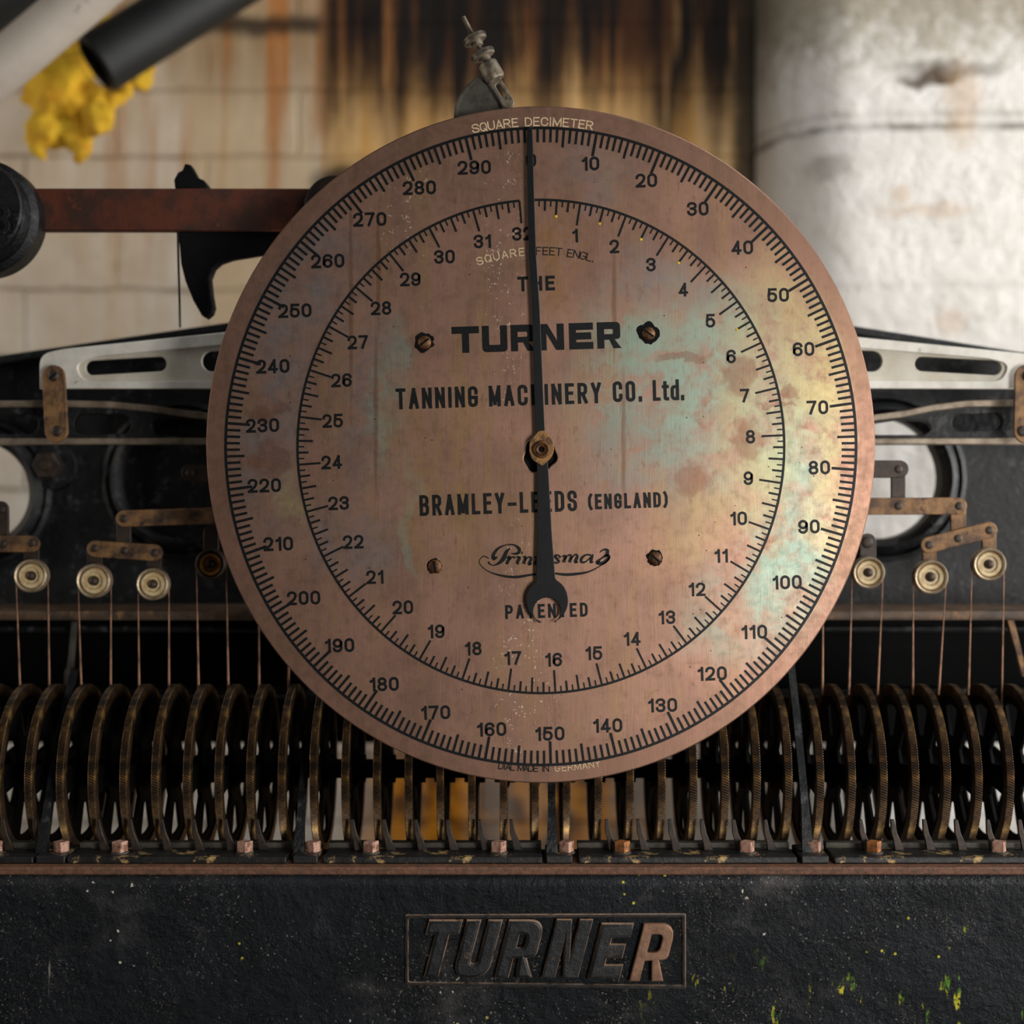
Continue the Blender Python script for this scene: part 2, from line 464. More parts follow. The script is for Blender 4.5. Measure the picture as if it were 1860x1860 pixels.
# water stains: streaks run straight down from the roof, each to its own length
def col1(sc, seed, dz=.02):
    return m.n('ShaderNodeTexNoise', {'Vector': m.n('ShaderNodeCombineXYZ', {0: u, 1: float(seed), 2: m.mul(v, dz)}).outputs[0], 'Scale': sc, 'Detail': 4.0, 'Roughness': .6}).outputs['Fac']
sA, sB, sC, ln1, ln2 = col1(.9, 3, .05), col1(1.1, 11, .03), col1(2.0, 23, .05), col1(1.3, 37, .01), col1(1.7, 51, .01)
rag = m.math('SUBTRACT', m.noise(m.scale(KW, KW, KW * .5), 1.6, 5, .65), .5)
def fade(length, v_hi, v_lo, soft):
    """1 above each streak's own end, 0 below"""
    end = m.ramp(length, .3, .7, v_hi, v_lo, False)
    return m.ramp(m.math('ADD', m.math('SUBTRACT', v, end), m.mul(rag, 1.5)), -soft, soft)
wide = m.mul(m.ramp(u, -9.6, -5.0, .45, 1), m.ramp(u, 3.9, 4.6, 1, 0))
band = m.mul(m.ramp(u, -7.4, -3.2, .35, 1), m.ramp(u, 3.8, 4.5, 1, 0))
core = m.mul(m.ramp(u, -3.7, -3.1, 0, 1), m.ramp(u, 4.1, 4.6, 1, 0))
c = m.mix(m.mul(m.mul(wide, m.ramp(sA, .30, .54)), m.mul(fade(ln1, 4.5, -3.0, 2.5), .85)), c, lin(200, 174, 136))
c = m.mix(m.mul(m.mul(wide, m.ramp(v, 6.9, 8.6)), m.ramp(sB, .36, .58, .25, .85)), c, lin(142, 112, 76))
c = m.mix(m.mul(m.mul(band, m.ramp(sC, .50, .60)), m.mul(fade(ln2, 7.4, 3.0, 1.5), .9)), c, lin(176, 108, 44))
c = m.mix(m.mul(core, m.ramp(v, 4.5, 6.5, 0, .75)), c, lin(214, 166, 96))
c = m.mix(m.mul(m.mul(core, m.ramp(sA, .30, .50, .5, 1)), m.mul(fade(ln1, 8.5, 6.8, .9), .8)), c, lin(132, 74, 28))
c = m.mix(m.mul(m.mul(m.ramp(u, -3.6, -2.4), m.ramp(u, 1.4, 3.6, 1, 0)), m.mul(m.ramp(v, -3.0, -5.0), m.ramp(sB, .35, .6, .65, 1))), c, m.mix(m.ramp(m.noise(uv, 1.6, 4), .4, .6), lin(206, 132, 26), lin(96, 56, 18)))
# soot over it, thickest high up and in the middle
c = m.mix(m.mul(m.mul(core, m.ramp(sB, .36, .50, .15, 1)), m.mul(fade(ln2, 8.6, 6.8, 1.3), .96)), c, lin(58, 32, 16))
c = m.mix(m.mul(m.mul(core, m.ramp(sC, .42, .52)), m.mul(fade(ln1, 8.5, 5.8, 1.2), .98)), c, lin(13, 9, 7))
c = m.mix(m.mul(m.mul(m.mul(m.ramp(u, -6.4, -5.8), m.ramp(u, -3.6, -3.3, 1, 0)), m.ramp(m.math('ABSOLUTE', m.math('SUBTRACT', v, m.math('ADD', m.mul(rag, .5), 8.85))), .05, .28, 1, 0)), .85), c, lin(44, 32, 24))
c = m.mix(m.mul(m.blob(m.warp(uv, 2, .3), -3.1, 6.0, .5, .35, .4), .9), c, lin(36, 24, 16))
c = m.mix(m.mul(m.blob(m.warp(uv, 2, .3), 4.35, 7.2, .35, 3.0, .5), .9), c, lin(40, 34, 26))
m.color(c)
m.bump(m.math('SUBTRACT', m.mul(m.math('ADD', nA, m.mul(nB, .4)), .5), m.mul(mort, .6)), .6, .02)
M_wall = m.m

m = Mat('flaking_white_pillar_paint', 0.75, 0, .3)
uv = m.scale(KW, KW, KW)
xyz = m.sep(uv)
nA = m.noise(uv, 1.3, 7, .65); nB = m.noise(uv, 3.2, 6, .7)
c = m.mix(m.ramp(nA, .3, .7), lin(232, 228, 222), lin(218, 212, 203))
c = m.mix(m.mul(m.ramp(nB, .57, .70), .5), c, lin(184, 170, 150))
# mottled olive grey, stronger towards the top
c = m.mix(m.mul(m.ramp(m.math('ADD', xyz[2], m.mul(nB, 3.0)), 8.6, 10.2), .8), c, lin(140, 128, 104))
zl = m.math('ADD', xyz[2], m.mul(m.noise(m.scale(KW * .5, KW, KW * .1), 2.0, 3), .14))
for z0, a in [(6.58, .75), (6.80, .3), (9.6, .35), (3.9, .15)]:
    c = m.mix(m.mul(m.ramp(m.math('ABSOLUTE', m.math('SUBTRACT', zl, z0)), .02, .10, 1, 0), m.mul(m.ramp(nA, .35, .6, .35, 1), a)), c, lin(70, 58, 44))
wp = m.warp(uv, 2.2, .5)
for cx, cz, rx, rz, a in [(7.1, 7.3, .55, .10, .9), (7.35, 7.4, .3, .16, .7), (7.4, 7.5, .9, .14, .5), (5.4, 5.9, .3, .2, .4)]:
    c = m.mix(m.mul(m.blob(wp, cx, cz, rx, rz, .4), a), c, lin(74, 56, 36))
for cx, cz, rx, rz, a in [(7.6, 6.9, .3, .7, .4), (7.0, 5.1, .8, .12, .35), (7.4, 3.2, .25, .2, .35), (6.6, 5.4, .15, .12, .4)]:
    c = m.mix(m.mul(m.blob(wp, cx, cz, rx, rz, .5), a), c, lin(186, 148, 100))
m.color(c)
m.bump(m.math('ADD', nA, m.mul(nB, .5)), .6, .018)
M_pillar = m.m

# ------------------------------------------------------------------ room
FLOOR = 0.0
yw = DW - D0
o = link('floor', box(-3.2, 3.2, -3.4, yw + .1, -.1, 0), M_floor); tag(o, kind='structure')
bm = bmesh.new()
o = link('wall_back', box(-3.2, 3.2, yw, yw + .2, 0, 3.2), M_wall, origin=P(930, 930, DW)); tag(o, kind='structure')
# pillar with a rounded corner
prof = []
x0 = P(1372, 930, DW).x
prof.append((x0, yw + .001))
for i in range(1, 17):
    t = PI / 2 * i / 16
    prof.append((x0 + .13 * (1 - math.cos(t)), yw - .15 * math.sin(t)))
prof += [(x0 + .5, yw - .165), (x0 + 1.2, yw - .17), (x0 + 1.2, yw + .001)]
V = [(x, y, z) for z in (0.0, 3.2) for x, y in prof]
n = len(prof)
Fc = [(i, (i + 1) % n, n + (i + 1) % n, n + i) for i in range(n)] + [tuple(range(n)), tuple(range(n, 2 * n))]
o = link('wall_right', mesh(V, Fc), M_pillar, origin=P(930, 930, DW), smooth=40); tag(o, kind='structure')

# ------------------------------------------------------------------ pipes and foam, top left
def pipe(name, a, b, r, mat, label, cat, rim=True):
    a, b = Vector(a), Vector(b); L = (b - a).length
    prof = [(r - .006, 0), (r, .004), (r, L - .004), (r - .006, L)] if rim else [(r, 0), (r, L)]
    prof = [(r - .008, .05)] + prof + [(r - .008, L - .05)]
    me = orient(lathe(prof, 40, 'Z'), a, b - a)
    return tag(link(name, me, mat, smooth=35), label, cat)
dP = 1.72
a, b = P(-330, 404, dP), P(520, -314, dP)
pipe('white_pipe', a, b, 46 * dP / F, M_pipew, 'thick dirty white pipe slanting across the upper left corner', 'pipe')
a, b = P(-300, 190, 1.80), P(300, -235, 1.80)
pipe('black_pipe', a, b, 70 * 1.80 / F, M_pipeb, 'dark pipe in the extreme upper left corner above the white pipe', 'pipe')
a, b = P(172, 118, 1.9), P(640, -172, 2.02)
pipe('black_pipe', a, b, 56 * 1.9 / F, M_pipeb, 'black pipe with an open end in the yellow foam, upper left', 'pipe')
V = []
blobs = [(100, 150, 46, 1.98), (75, 175, 34, 1.98), (130, 128, 44, 2.04), (165, 95, 36, 2.08), (190, 60, 30, 2.1), (205, 40, 18, 2.1), (95, 205, 38, 1.98), (135, 190, 44, 2.0),
         (165, 180, 36, 2.0), (175, 215, 26, 1.96), (170, 232, 16, 1.95), (205, 180, 20, 2.0), (225, 160, 16, 2.0), (250, 140, 20, 2.03), (272, 118, 16, 2.04), (200, 200, 16, 2.0),
         (85, 240, 36, 1.97), (120, 235, 32, 1.98), (140, 250, 26, 1.97), (75, 265, 18, 1.96), (78, 283, 11, 1.96), (150, 275, 18, 1.96), (146, 288, 10, 1.96), (62, 150, 20, 1.98), (128, 270, 14, 1.97)]
parts = []
for bx, by, br_, bd in blobs:
    bm = bmesh.new(); bmesh.ops.create_icosphere(bm, subdivisions=4, radius=br_ * bd / F)
    c0 = P(bx, by, bd)
    for vv in bm.verts:
        q = vv.co + c0
        vv.co = q + vv.co.normalized() * (.010 * mnoise.noise(q * 40) + .006 * mnoise.noise(q * 95))
    me = bpy.data.meshes.new('m'); bm.to_mesh(me); bm.free(); parts.append(me)
o = tag(link('insulation_foam', join(parts), M_foam, smooth=70), 'ragged yellow foam clump hanging around the end of the black pipe', 'foam')
rm = o.modifiers.new('r', 'REMESH'); rm.mode = 'VOXEL'; rm.voxel_size = .004; rm.use_smooth_shade = True

# ------------------------------------------------------------------ machine frame (cast iron)
DF = 1.58
fr = thing('machine_frame', (0, DF - D0, 0), 'black cast iron machine frame with round openings behind the dial', 'machine frame')
top = [(-420, 706), (985, 503), (2320, 712)]
out = [(-420, 706), (985, 503), (2320, 712), (2320, 1104), (-420, 1104)]
holeR = circ(1602, 868, 111, 72); holeL = circ(-40, 895, 92, 72)
link('side_plate', plate([out, holeR, holeL], DF, .03, .002), M_black, fr, smooth=30)
def flange(pts, th, d0, d1):
    """strip of thickness th (px) hanging below a polyline"""
    return plate([list(pts) + [(x, y + th) for x, y in reversed(pts)]], d0, d1 - d0, .002)
link('top_flange', flange(top, 16, 1.545, 1.60), M_black, fr, smooth=30)
for cx, cy, r in ((1602, 868, 120), (-40, 895, 104), (330, 872, 112)):
    c0 = P(cx, cy, DF); rr = r * DF / F
    prof = [(rr - .004, .012), (rr - .004, -.006), (rr + .002, -.012), (rr + .008, -.008), (rr + .012, -.002), (rr + .014, -.006), (rr + .019, -.004), (rr + .022, .012)]
    link('hole_rim', lathe(prof, 96, 'Y', c0, closed=True), M_black, fr, smooth=50)
# ledge, its sagging brown top, recess behind the wheels
zl0 = P(0, 1109, 1.47).z; zl1 = P(0, 1127, 1.47).z
link('ledge', box(-.86, .86, 1.47 - D0, DF - D0 + .02, zl1, zl0, .0025), simple('oily_brown_ledge', (lin(96, 74, 54), lin(58, 48, 40)), .55, .1, 45, .5, second=(lin(128, 94, 60), 60, .58)), fr, smooth=30)
zb = P(0, 1345, 1.80).z
link('back_panel', box(-.86, .86, 1.78 - D0, 1.80 - D0, zb, zl0 - .002), M_deep, fr)
link('shelf', box(-.86, .86, DF - D0 + .02, 1.80 - D0, zl1, zl0 - .002), M_deep, fr)
for sx in (-1, 1):
    link('end_post', box(sx * .84 - .05, sx * .84 + .05, 1.36 - D0, 1.80 - D0, 0.0, zl1 + .003, .004), M_black, fr)
link('cross_rod', orient(lathe([(.0032, 0), (.0032, 1.68)], 12, 'Z'), Vector((-.84, 1.55 - D0, P(0, 1142, 1.55).z)), (1, 0, 0)), M_black, fr)
link('cross_rod', orient(lathe([(.006, 0), (.006, 1.68)], 12, 'Z'), Vector((-.84, 1.60 - D0, P(0, 1256, 1.60).z)), (1, 0, 0)), M_black, fr)
# hexagon bolt on its washer
c0 = P(93, 846, DF)
link('washer', lathe([(0, -.006), (.024, -.006), (.026, -.003), (.026, .004), (0, .004)], 40, 'Y', c0 + Vector((.003, 0, -.001))), M_black, fr, smooth=30)
bo = link('hex_bolt', lathe([(0, -.020), (.0135, -.020), (.0155, -.018), (.0155, -.004), (0, -.004)], 6, 'Y', c0), M_linkdark, fr)
bo['label'] = 'brown rusted hexagon bolt'
link('bolt_end', lathe([(0, -.024), (.005, -.024), (.006, -.022), (.006, -.017), (0, -.017)], 20, 'Y', c0), M_linkdark, bo)
# hanger below the ledge, on the left, and a slanting stay at the right
hg = plate([[(129, 1129), (139, 1129), (134, 1190), (132, 1214), (126, 1214), (124, 1240), (118, 1270), (112, 1270), (117, 1218), (121, 1212), (124, 1190)]], 1.532, .006, .0005)
link('hanger', hg, M_dustiron, fr)
link('stay', plate([[(1830, 1126), (1842, 1126), (1868, 1230), (1858, 1230)]], 1.475, .006, .0005), M_link, fr)
# box that carries the dial
cd = P(982, 811, D0)

# ------------------------------------------------------------------ lever beams
def screw(parent, px_, py_, d, r, mat, name='screw', slot=True, ang=40, dome=.35):
    c0 = P(px_, py_, d)
    h = r * dome
    pr = [(0, -h)] + [(r * math.sin(t), -h * math.cos(t)) for t in (PI / 10, PI / 5, PI * .3, PI * .4)] + [(r, 0), (r, .003), (0, .003)]
    s = link(name, lathe(pr, 24, 'Y', c0), mat, parent, smooth=50)
    if slot:
        a = R(ang); L = r * .82; w = r * .14
        me = box(-L, L, -h - .0002, -h + .0012, -w, w)
        me.transform(Matrix.Translation(c0) @ Matrix.Rotation(a, 4, 'Y'))
        link('slot', me, M_deep, s)
    return s

def white_beam(side):
    d = 1.463
    if side < 0:
        out = rpoly([(72, 706), (72, 644), (110, 634), (560, 588), (560, 706)], [0, 40, 90, 0, 0], 8)
        hs = [capsule(168, 668, 289, 661, 13.5), capsule(385, 656, 500, 652, 19)]
        rec = rpoly([(136, 662), (170, 648), (300, 636), (552, 613), (552, 692), (150, 692)], [22, 30, 0, 0, 0, 28], 6)
        lab = 'worn silver painted slotted beam on the left side of the dial'
        lx, ly = 97, 683
    else:
        out = rpoly([(1900, 706), (1900, 652), (1862, 642), (1400, 596), (1400, 706)], [0, 40, 90, 0, 0], 8)
        hs = [capsule(1675, 661, 1806, 668, 13.5), capsule(1470, 652, 1584, 656, 19)]
        rec = rpoly([(1834, 662), (1800, 652), (1670, 641), (1408, 618), (1408, 692), (1820, 692)], [22, 30, 0, 0, 0, 28], 6)
        lab = 'worn silver painted slotted beam on the right side of the dial'
        lx, ly = 1866, 683
    t = thing('lever_beam', P(out[0][0], 706, d), lab, 'beam')
    link('web', plate([out] + hs, d + .004, .006, .0005), M_alurecess, t)
    # raised border
    link('flange', plate([out, rec], d, .004, .0008), M_alu, t)
    return t
white_beam(-1); white_beam(1)

def dark_beam(side):
    d = 1.49
    if side < 0:
        topl = [(-80, 728), (120, 727), (200, 729), (275, 736), (340, 746), (520, 766)]
        hs = [capsule(153, 770, 220, 770, 18), capsule(-40, 770, 52, 770, 18), capsule(292, 775, 380, 780, 16)]
        lab = 'dark slotted beam with worn pale edges below the left silver beam'
    else:
        topl = [(1960, 722), (1840, 726), (1760, 727), (1700, 734), (1640, 746), (1440, 772)]
        hs = [capsule(1744, 768, 1806, 766, 15), capsule(1608, 779, 1676, 776, 16), capsule(1520, 788, 1560, 786, 12)]
        lab = 'dark slotted beam with worn pale edges below the right silver beam'
    out = list(topl) + [(topl[-1][0], 806), (topl[0][0], 806)]
    t = thing('lever_beam', P(topl[0][0], 806, d), lab, 'beam')
    if side > 0:
        # the light shows through the first long opening
        hs[1] = rpoly([(1560, 774), (1640, 762), (1684, 766), (1693, 778), (1680, 790), (1566, 790)], 8, 4)
        hs.pop(2)
    link('web', plate([out] + hs, d + .004, .008, .0008), M_black, t)
    th = 12
    edge = list(topl) + [(x, y + th) for x, y in reversed(topl)]
    link('top_flange', plate([edge], d - .002, .02, .0008), M_edge, t)
    link('bottom_flange', plate([[(topl[0][0], 796), (topl[-1][0], 796), (topl[-1][0], 807), (topl[0][0], 807)]], d - .002, .02, .0008), M_edge, t)
dark_beam(-1); dark_beam(1)

def link_plate(x0, y0, x1, y1, r, d, label, rivets, mat=None, t_=.004, slot_i=(), thing_name='link_bar', cat='link', group=None, r2=None, rr=7.5):
    t = thing(thing_name, P(x0, max(y0, y1) + r, d), label, cat, group)
    link('bar', plate([capsule(x0, y0, x1, y1, r, 12, r2)], d, t_, .0007), mat or M_link, t)
    for i, (rx, ry) in enumerate(rivets):
        screw(t, rx, ry, d, rr * d / F, M_linkdark, 'screw' if i in slot_i else 'rivet', i in slot_i, -35)
    return t
link_plate(97, 684, 102, 783, 21, 1.452, 'tall worn brass link joining the two left beams', [(97, 683), (103, 783)], slot_i=(0,), rr=10)
link_plate(1866, 684, 1864, 783, 22, 1.452, 'tall rusty brass link joining the two right beams', [(1866, 683), (1857, 783)], slot_i=(), rr=10)

# ------------------------------------------------------------------ pulley tree
d1, d2, d3 = 1.444, 1.449, 1.4400
# right side
link_plate(1500, 852, 1635, 852, 16, d1, 'short slotted dark link seen through the right round opening', [(1632, 852)], M_linkdark)
link_plate(1632, 856, 1632, 918, 13, d2, 'short upright dark link inside the right round opening', [], M_linkdark)
link_plate(1500, 920, 1741, 919, 15.5, d1, 'long rusty bronze bar crossing the right round opening', [(1632, 919), (1742, 919)])
link_plate(1741, 922, 1741, 976, 14, d2, 'short bronze hanger below the end of the long right bar', [])
link_plate(1688, 990, 1797, 963, 15, d1, 'tilted rusty bronze bar carrying two pulleys on the right', [(1688, 990), (1740, 978), (1797, 963)])
link_plate(1797, 966, 1797, 1018, 13, d2, 'short hanger of the rightmost pulley', [])
link_plate(1689, 994, 1689, 1040, 13, d2, 'short pale hanger of the pulley second from the right', [])
link_plate(1577, 984, 1577, 1035, 15, d2, 'short dark hanger with a brass knob beside the dial', [(1575, 985)], M_linkdark, rr=11)
# left side
link_plate(-60, 988, 57, 988, 15, d1, 'brown bar at the left edge carrying the leftmost pulley', [(4, 988), (57, 986)])
link_plate(0, 925, 0, 985, 15, d2, 'dark upright hanger at the left edge inside the round opening', [(2, 926)], M_linkdark)
link_plate(57, 990, 57, 1040, 14, d2, 'short dark hanger of the leftmost pulley', [], M_linkdark)
link_plate(225, 942, 470, 934, 15, d1, 'long bronze bar running behind the left edge of the dial', [(224, 942)])
link_plate(224, 945, 225, 998, 13, d2, 'short dark hanger below the long left bar', [], M_linkdark)
link_plate(172, 997, 280, 1004, 15, d1, 'bronze bar carrying two pulleys on the left', [(171, 996), (225, 1000), (280, 1004)])
link_plate(172, 1000, 172, 1050, 14, d2, 'short dark hanger of the second pulley from the left', [], M_linkdark)
link_plate(280, 1006, 279, 1055, 14, d2, 'short dark hanger of the third pulley from the left', [], M_linkdark)
link_plate(383, 968, 383, 1020, 14, d2, 'short dark hanger of the amber pulley touching the dial edge', [], M_linkdark)
link_plate(345, 858, 470, 868, 16, 1.50, 'faint dark link in the shadow left of the dial', [(345, 860)], M_linkdark)

def pulley(cx, cy, r, label, face, rim, strands, amber=False):
    d = d3; s = d / F
    c0 = P(cx, cy, d); rw = r * s
    t = thing('pulley', P(cx, cy + r, d), label, 'pulley', 'pulleys hanging in a row behind the dial')
    # grooved rim: front bead, groove, rear bead
    pr = [(rw * .80, -.001), (rw * .84, -.0035), (rw * .93, -.0042), (rw, -.0028), (rw, -.0015), (rw * .93, .001), (rw * .93, .0025), (rw, .005), (rw, .007), (rw * .8, .0075), (rw * .8, .0)]
    link('rim', lathe(pr, 48, 'Y', c0, closed=True), rim, t, smooth=45)
    pf = [(0, .0005), (rw * .46, .0005), (rw * .52, -.002), (rw * .70, -.0026), (rw * .76, -.0012), (rw * .80, .0012), (rw * .80, .005), (0, .005)]
    link('face_disc', lathe(pf, 48, 'Y', c0), face, t, smooth=50)
    pp = [(0, -.0055)] + [(rw * .28 * math.sin(q), -.0015 - .004 * math.cos(q)) for q in (.5, .9, 1.3)] + [(rw * .30, .0015), (0, .0015)]
    link('pin', lathe(pp, 24, 'Y', c0), M_deep if amber else M_linkdark, t, smooth=50)
    # the strap over it: two strands hanging down to the wheels
    (xl, yl), (xr, yr) = strands
    wt = thing('pull_wire', P(xl, 1300, 1.457), ('thin copper strap hanging over ' + label) if 'hidden' not in label else 'lone copper strap coming out below the lower %s edge of the dial' % ('left' if cx < 930 else 'right'), 'wire', 'straps hanging from the pulleys')
    dy = d3 - D0 + .0018
    rg = rw * .97
    def strand(x, y, sgn):
        pts = []
        for i in range(9):
            a = PI / 2 - sgn * PI / 2 * i / 8
            pts.append(Vector((c0.x + rg * math.cos(a), dy, c0.z + rg * math.sin(a))))
        e = P(x, y, dy + D0)
        st = pts[-1]
        for i in range(1, 13): pts.append(st.lerp(e, i / 12))
        rad = [.0004] * 9 + [.0004 + .0009 * (i / 12) ** 1.3 for i in range(1, 13)]
        return tube(pts, rad, 6)
    link('strap', strand(xl, yl, -1), M_wire, wt, smooth=60)
    link('strap', strand(xr, yr, 1), M_wire, wt, smooth=60)
pulley(57, 1046, 30, 'the leftmost cream pulley', M_cream, M_rim, ((37, 1262), (90, 1262)))
pulley(171, 1055, 31, 'the bright cream pulley second from the left', M_cream, M_rim, ((148, 1262), (201, 1262)))
pulley(278, 1061, 29, 'the half browned pulley third from the left', M_cream, M_rim, ((253, 1262), (307, 1262)))
pulley(383, 1025, 28, 'the amber brown pulley cut off by the dial', M_amber, M_linkdark, ((361, 1262), (415, 1262)), True)
pulley(497, 1046, 29, 'the hidden pulley behind the lower left dial edge', M_amber, M_linkdark, ((471, 1262), (524, 1262)), True)
pulley(1468, 1040, 29, 'the hidden pulley behind the lower right dial edge', M_cream, M_rim, ((1441, 1262), (1494, 1262)))
pulley(1577, 1040, 29, 'the yellowed pulley just right of the dial', M_cream, M_rim, ((1542, 1262), (1594, 1262)))
pulley(1690, 1048, 31, 'the creamy pulley second from the right', M_cream, M_rim, ((1658, 1262), (1705, 1262)))
pulley(1796, 1025, 30, 'the white rightmost pulley, higher than its neighbour', M_cream, M_rim, ((1759, 1262), (1819, 1300)))

# ------------------------------------------------------------------ measuring wheels
RW = .081
DWH = 1.441
ZW = P(0, 1396, DWH).z
pitch = 57.6 * 1.36 / F
X0 = (972 - 930) * 1.36 / F
# tyre: finely knurled, slightly slanted grooves
V, Fc = [], []
NS = 420
prof = [(-.0034, -.0105), (-.0034, 0), (-.0026, .0006), (.0026, .0006), (.0034, 0), (.0034, -.0105)]
np_ = len(prof)
for i in range(NS):
    for k, (x, dr) in enumerate(prof):
        a = 2 * PI * i / NS + (x * 4.5)
        r = RW + dr + (-.0011 if (i % 2 and k in (2, 3)) else 0)
        V.append((x, r * math.cos(a), r * math.sin(a)))
for i in range(NS):
    j = (i + 1) % NS
    for k in range(np_):
        l = (k + 1) % np_
        Fc.append((i * np_ + k, i * np_ + l, j * np_ + l, j * np_ + k))
me_tyre = mesh(V, Fc)
# web with six openings, about the x axis
outs = [circ(0, 0, RW - .0095, 96)]
ns = 6
for k in range(ns):
    a0 = 2 * PI * k / ns + .22; a1 = 2 * PI * (k + 1) / ns - .22
    o_ = [((RW - .019) * math.cos(a0 + (a1 - a0) * i / 10), (RW - .019) * math.sin(a0 + (a1 - a0) * i / 10)) for i in range(11)]
    b0, b1 = a0 + .10, a1 - .10
    o_ += [(.032 * math.cos(b1 + (b0 - b1) * i / 6), .032 * math.sin(b1 + (b0 - b1) * i / 6)) for i in range(7)]
    outs.append(rpoly(o_, .0015, 2))
me_web = flat(outs, .0032, .0004)
me_web.transform(Matrix(((0, 0, 1, 0), (1, 0, 0, 0), (0, 1, 0, 0), (0, 0, 0, 1))))
me_hub = lathe([(.0095, -.009), (.013, -.009), (.0135, -.004), (.018, -.004), (.018, .005), (.0135, .006), (.0135, .011), (.0095, .011)], 32, 'X', closed=True)
for p in me_hub.polygons: p.use_smooth = True
me_hub.set_sharp_from_angle(angle=R(35))

proto = None
names_k = list(range(-18, 17))
visible_side = []
for k in names_k:
    px_ = 972 + 57.6 * k
    if k <= -8: lab = 'knurled measuring wheel left of the dial, %s from the left edge' % ordinal(k + 18)
    elif k >= 8: lab = 'knurled measuring wheel right of the dial, %s from the right edge' % ordinal(16 - k)
    elif k < 0: lab = 'knurled measuring wheel half hidden below the dial, %s to the left of the middle post' % ordinal(-k - 1)
    else: lab = 'knurled measuring wheel half hidden below the dial, %s to the right of the middle post' % ordinal(k)
    loc = Vector((X0 + pitch * k, DWH - D0, ZW))
    if proto is None:
        t = thing('knurled_disc', loc, lab, 'wheel', 'measuring wheels in a row')
        proto = t
        for nm, me_, mt in (('tyre', me_tyre, M_tyre), ('web', me_web, M_deep), ('hub', me_hub, M_deep)):
            ob = bpy.data.objects.new(nm, me_); COL.objects.link(ob)
            me_.materials.clear(); me_.materials.append(mt); ob.parent = t
    else:
        t = proto.copy(); COL.objects.link(t); t.location = loc; t['label'] = lab
        for ch in list(proto.children):
            cc = ch.copy(); COL.objects.link(cc); cc.parent = t
    t.rotation_euler = (0, 0, 0)
    W[t.name] = loc
ax = orient(lathe([(.0092, 0), (.0092, 1.57)], 24, 'Z'), Vector((-.785, DWH - D0, ZW)), (1, 0, 0))
tag(link('axle_shaft', ax, M_deep, smooth=40), 'long dark shaft running through all the measuring wheels', 'shaft')

# ------------------------------------------------------------------ table plates in front of the wheels
DPL = 1.330
zpt = P(0, 1557, DPL).z          # top of the front lip
zpb = P(0, 1569, DPL).z
def px_x(px_, d=DPL): return (px_ - 930) * d / F
def bolt(parent, px_, mat):
    d = 1.343
    x = px_x(px_, d); h = .0105
    b = box(x - .0052, x + .0052, d - D0, d - D0 + .0104, zpt + .0005, zpt + h, .0008)
    rot = Matrix.Translation((x, d - D0 + .005, 0)) @ Matrix.Rotation(R(-28 + random.uniform(-8, 8)), 4, 'Z') @ Matrix.Translation((-x, -(d - D0 + .005), 0))
    b.transform(rot)
    o = link('bolt', b, mat, parent)
    link('washer', lathe([(0, -.0004), (.008, -.0004), (.008, .0008), (0, .0008)], 24, 'Z', (x, d - D0 + .005, zpt + .0003)), M_dustiron, o)
    return o
longs = [(-330, 60, [-14, -122]), (122, 520, [215, 443]), (587, 985, [673, 906]), (1052, 1448, [1131, 1359]), (1516, 1912, [1590, 1818])]
shorts = [(65, 118, 108), (532, 577, 567), (992, 1040, 1029), (1456, 1506, 1481)]
wx = [X0 + pitch * k for k in names_k]
where_l = ['at the far left', 'left of the dial', 'below the left half of the dial', 'below the right half of the dial', 'right of the dial']
for (a, b, bl), wh in zip(longs, where_l):
    t = thing('table_plate', Vector((px_x((a + b) / 2), DPL - D0, zpb)), 'long worn black table plate %s, with its bolts' % wh, 'plate', 'long table plates')
    x0_, x1_ = px_x(a), px_x(b)
    link('plate', box(x0_, x1_, DPL - D0, 1.378 - D0, zpb, zpt, .0012), M_platetop, t)
    link('rear_lip', box(x0_, x1_, 1.368 - D0, 1.380 - D0, zpt - .001, zpt + .0045, .0008), M_dustiron, t)
    for bx in bl: bolt(t, bx, M_boltb if bx in (1131, 1590) else M_bolt)
    for x in wx:
        xb = x + .0075
        if x0_ + .004 < xb < x1_ - .004:
            # curved little finger standing beside its wheel
            pts = [(xb + .006, zpt), (xb + .0032, zpt + .010), (xb + .001, zpt + .016), (xb - .0005, zpt + .028)]
            wd = [.0042, .0030, .0026, .0015]
            ou = [(x_ - w_, z_) for (x_, z_), w_ in zip(pts, wd)] + [(x_ + w_, z_) for (x_, z_), w_ in reversed(list(zip(pts, wd)))]
            me = flat([ou], .004, .0005)
            me.transform(Matrix.Translation((0, 1.358 - D0, 0)) @ FACE)
            link('bracket', me, M_linkdark, t)
where_s = ['left of the dial', 'below the lower left of the dial', 'below the middle of the dial', 'at the lower right of the dial']
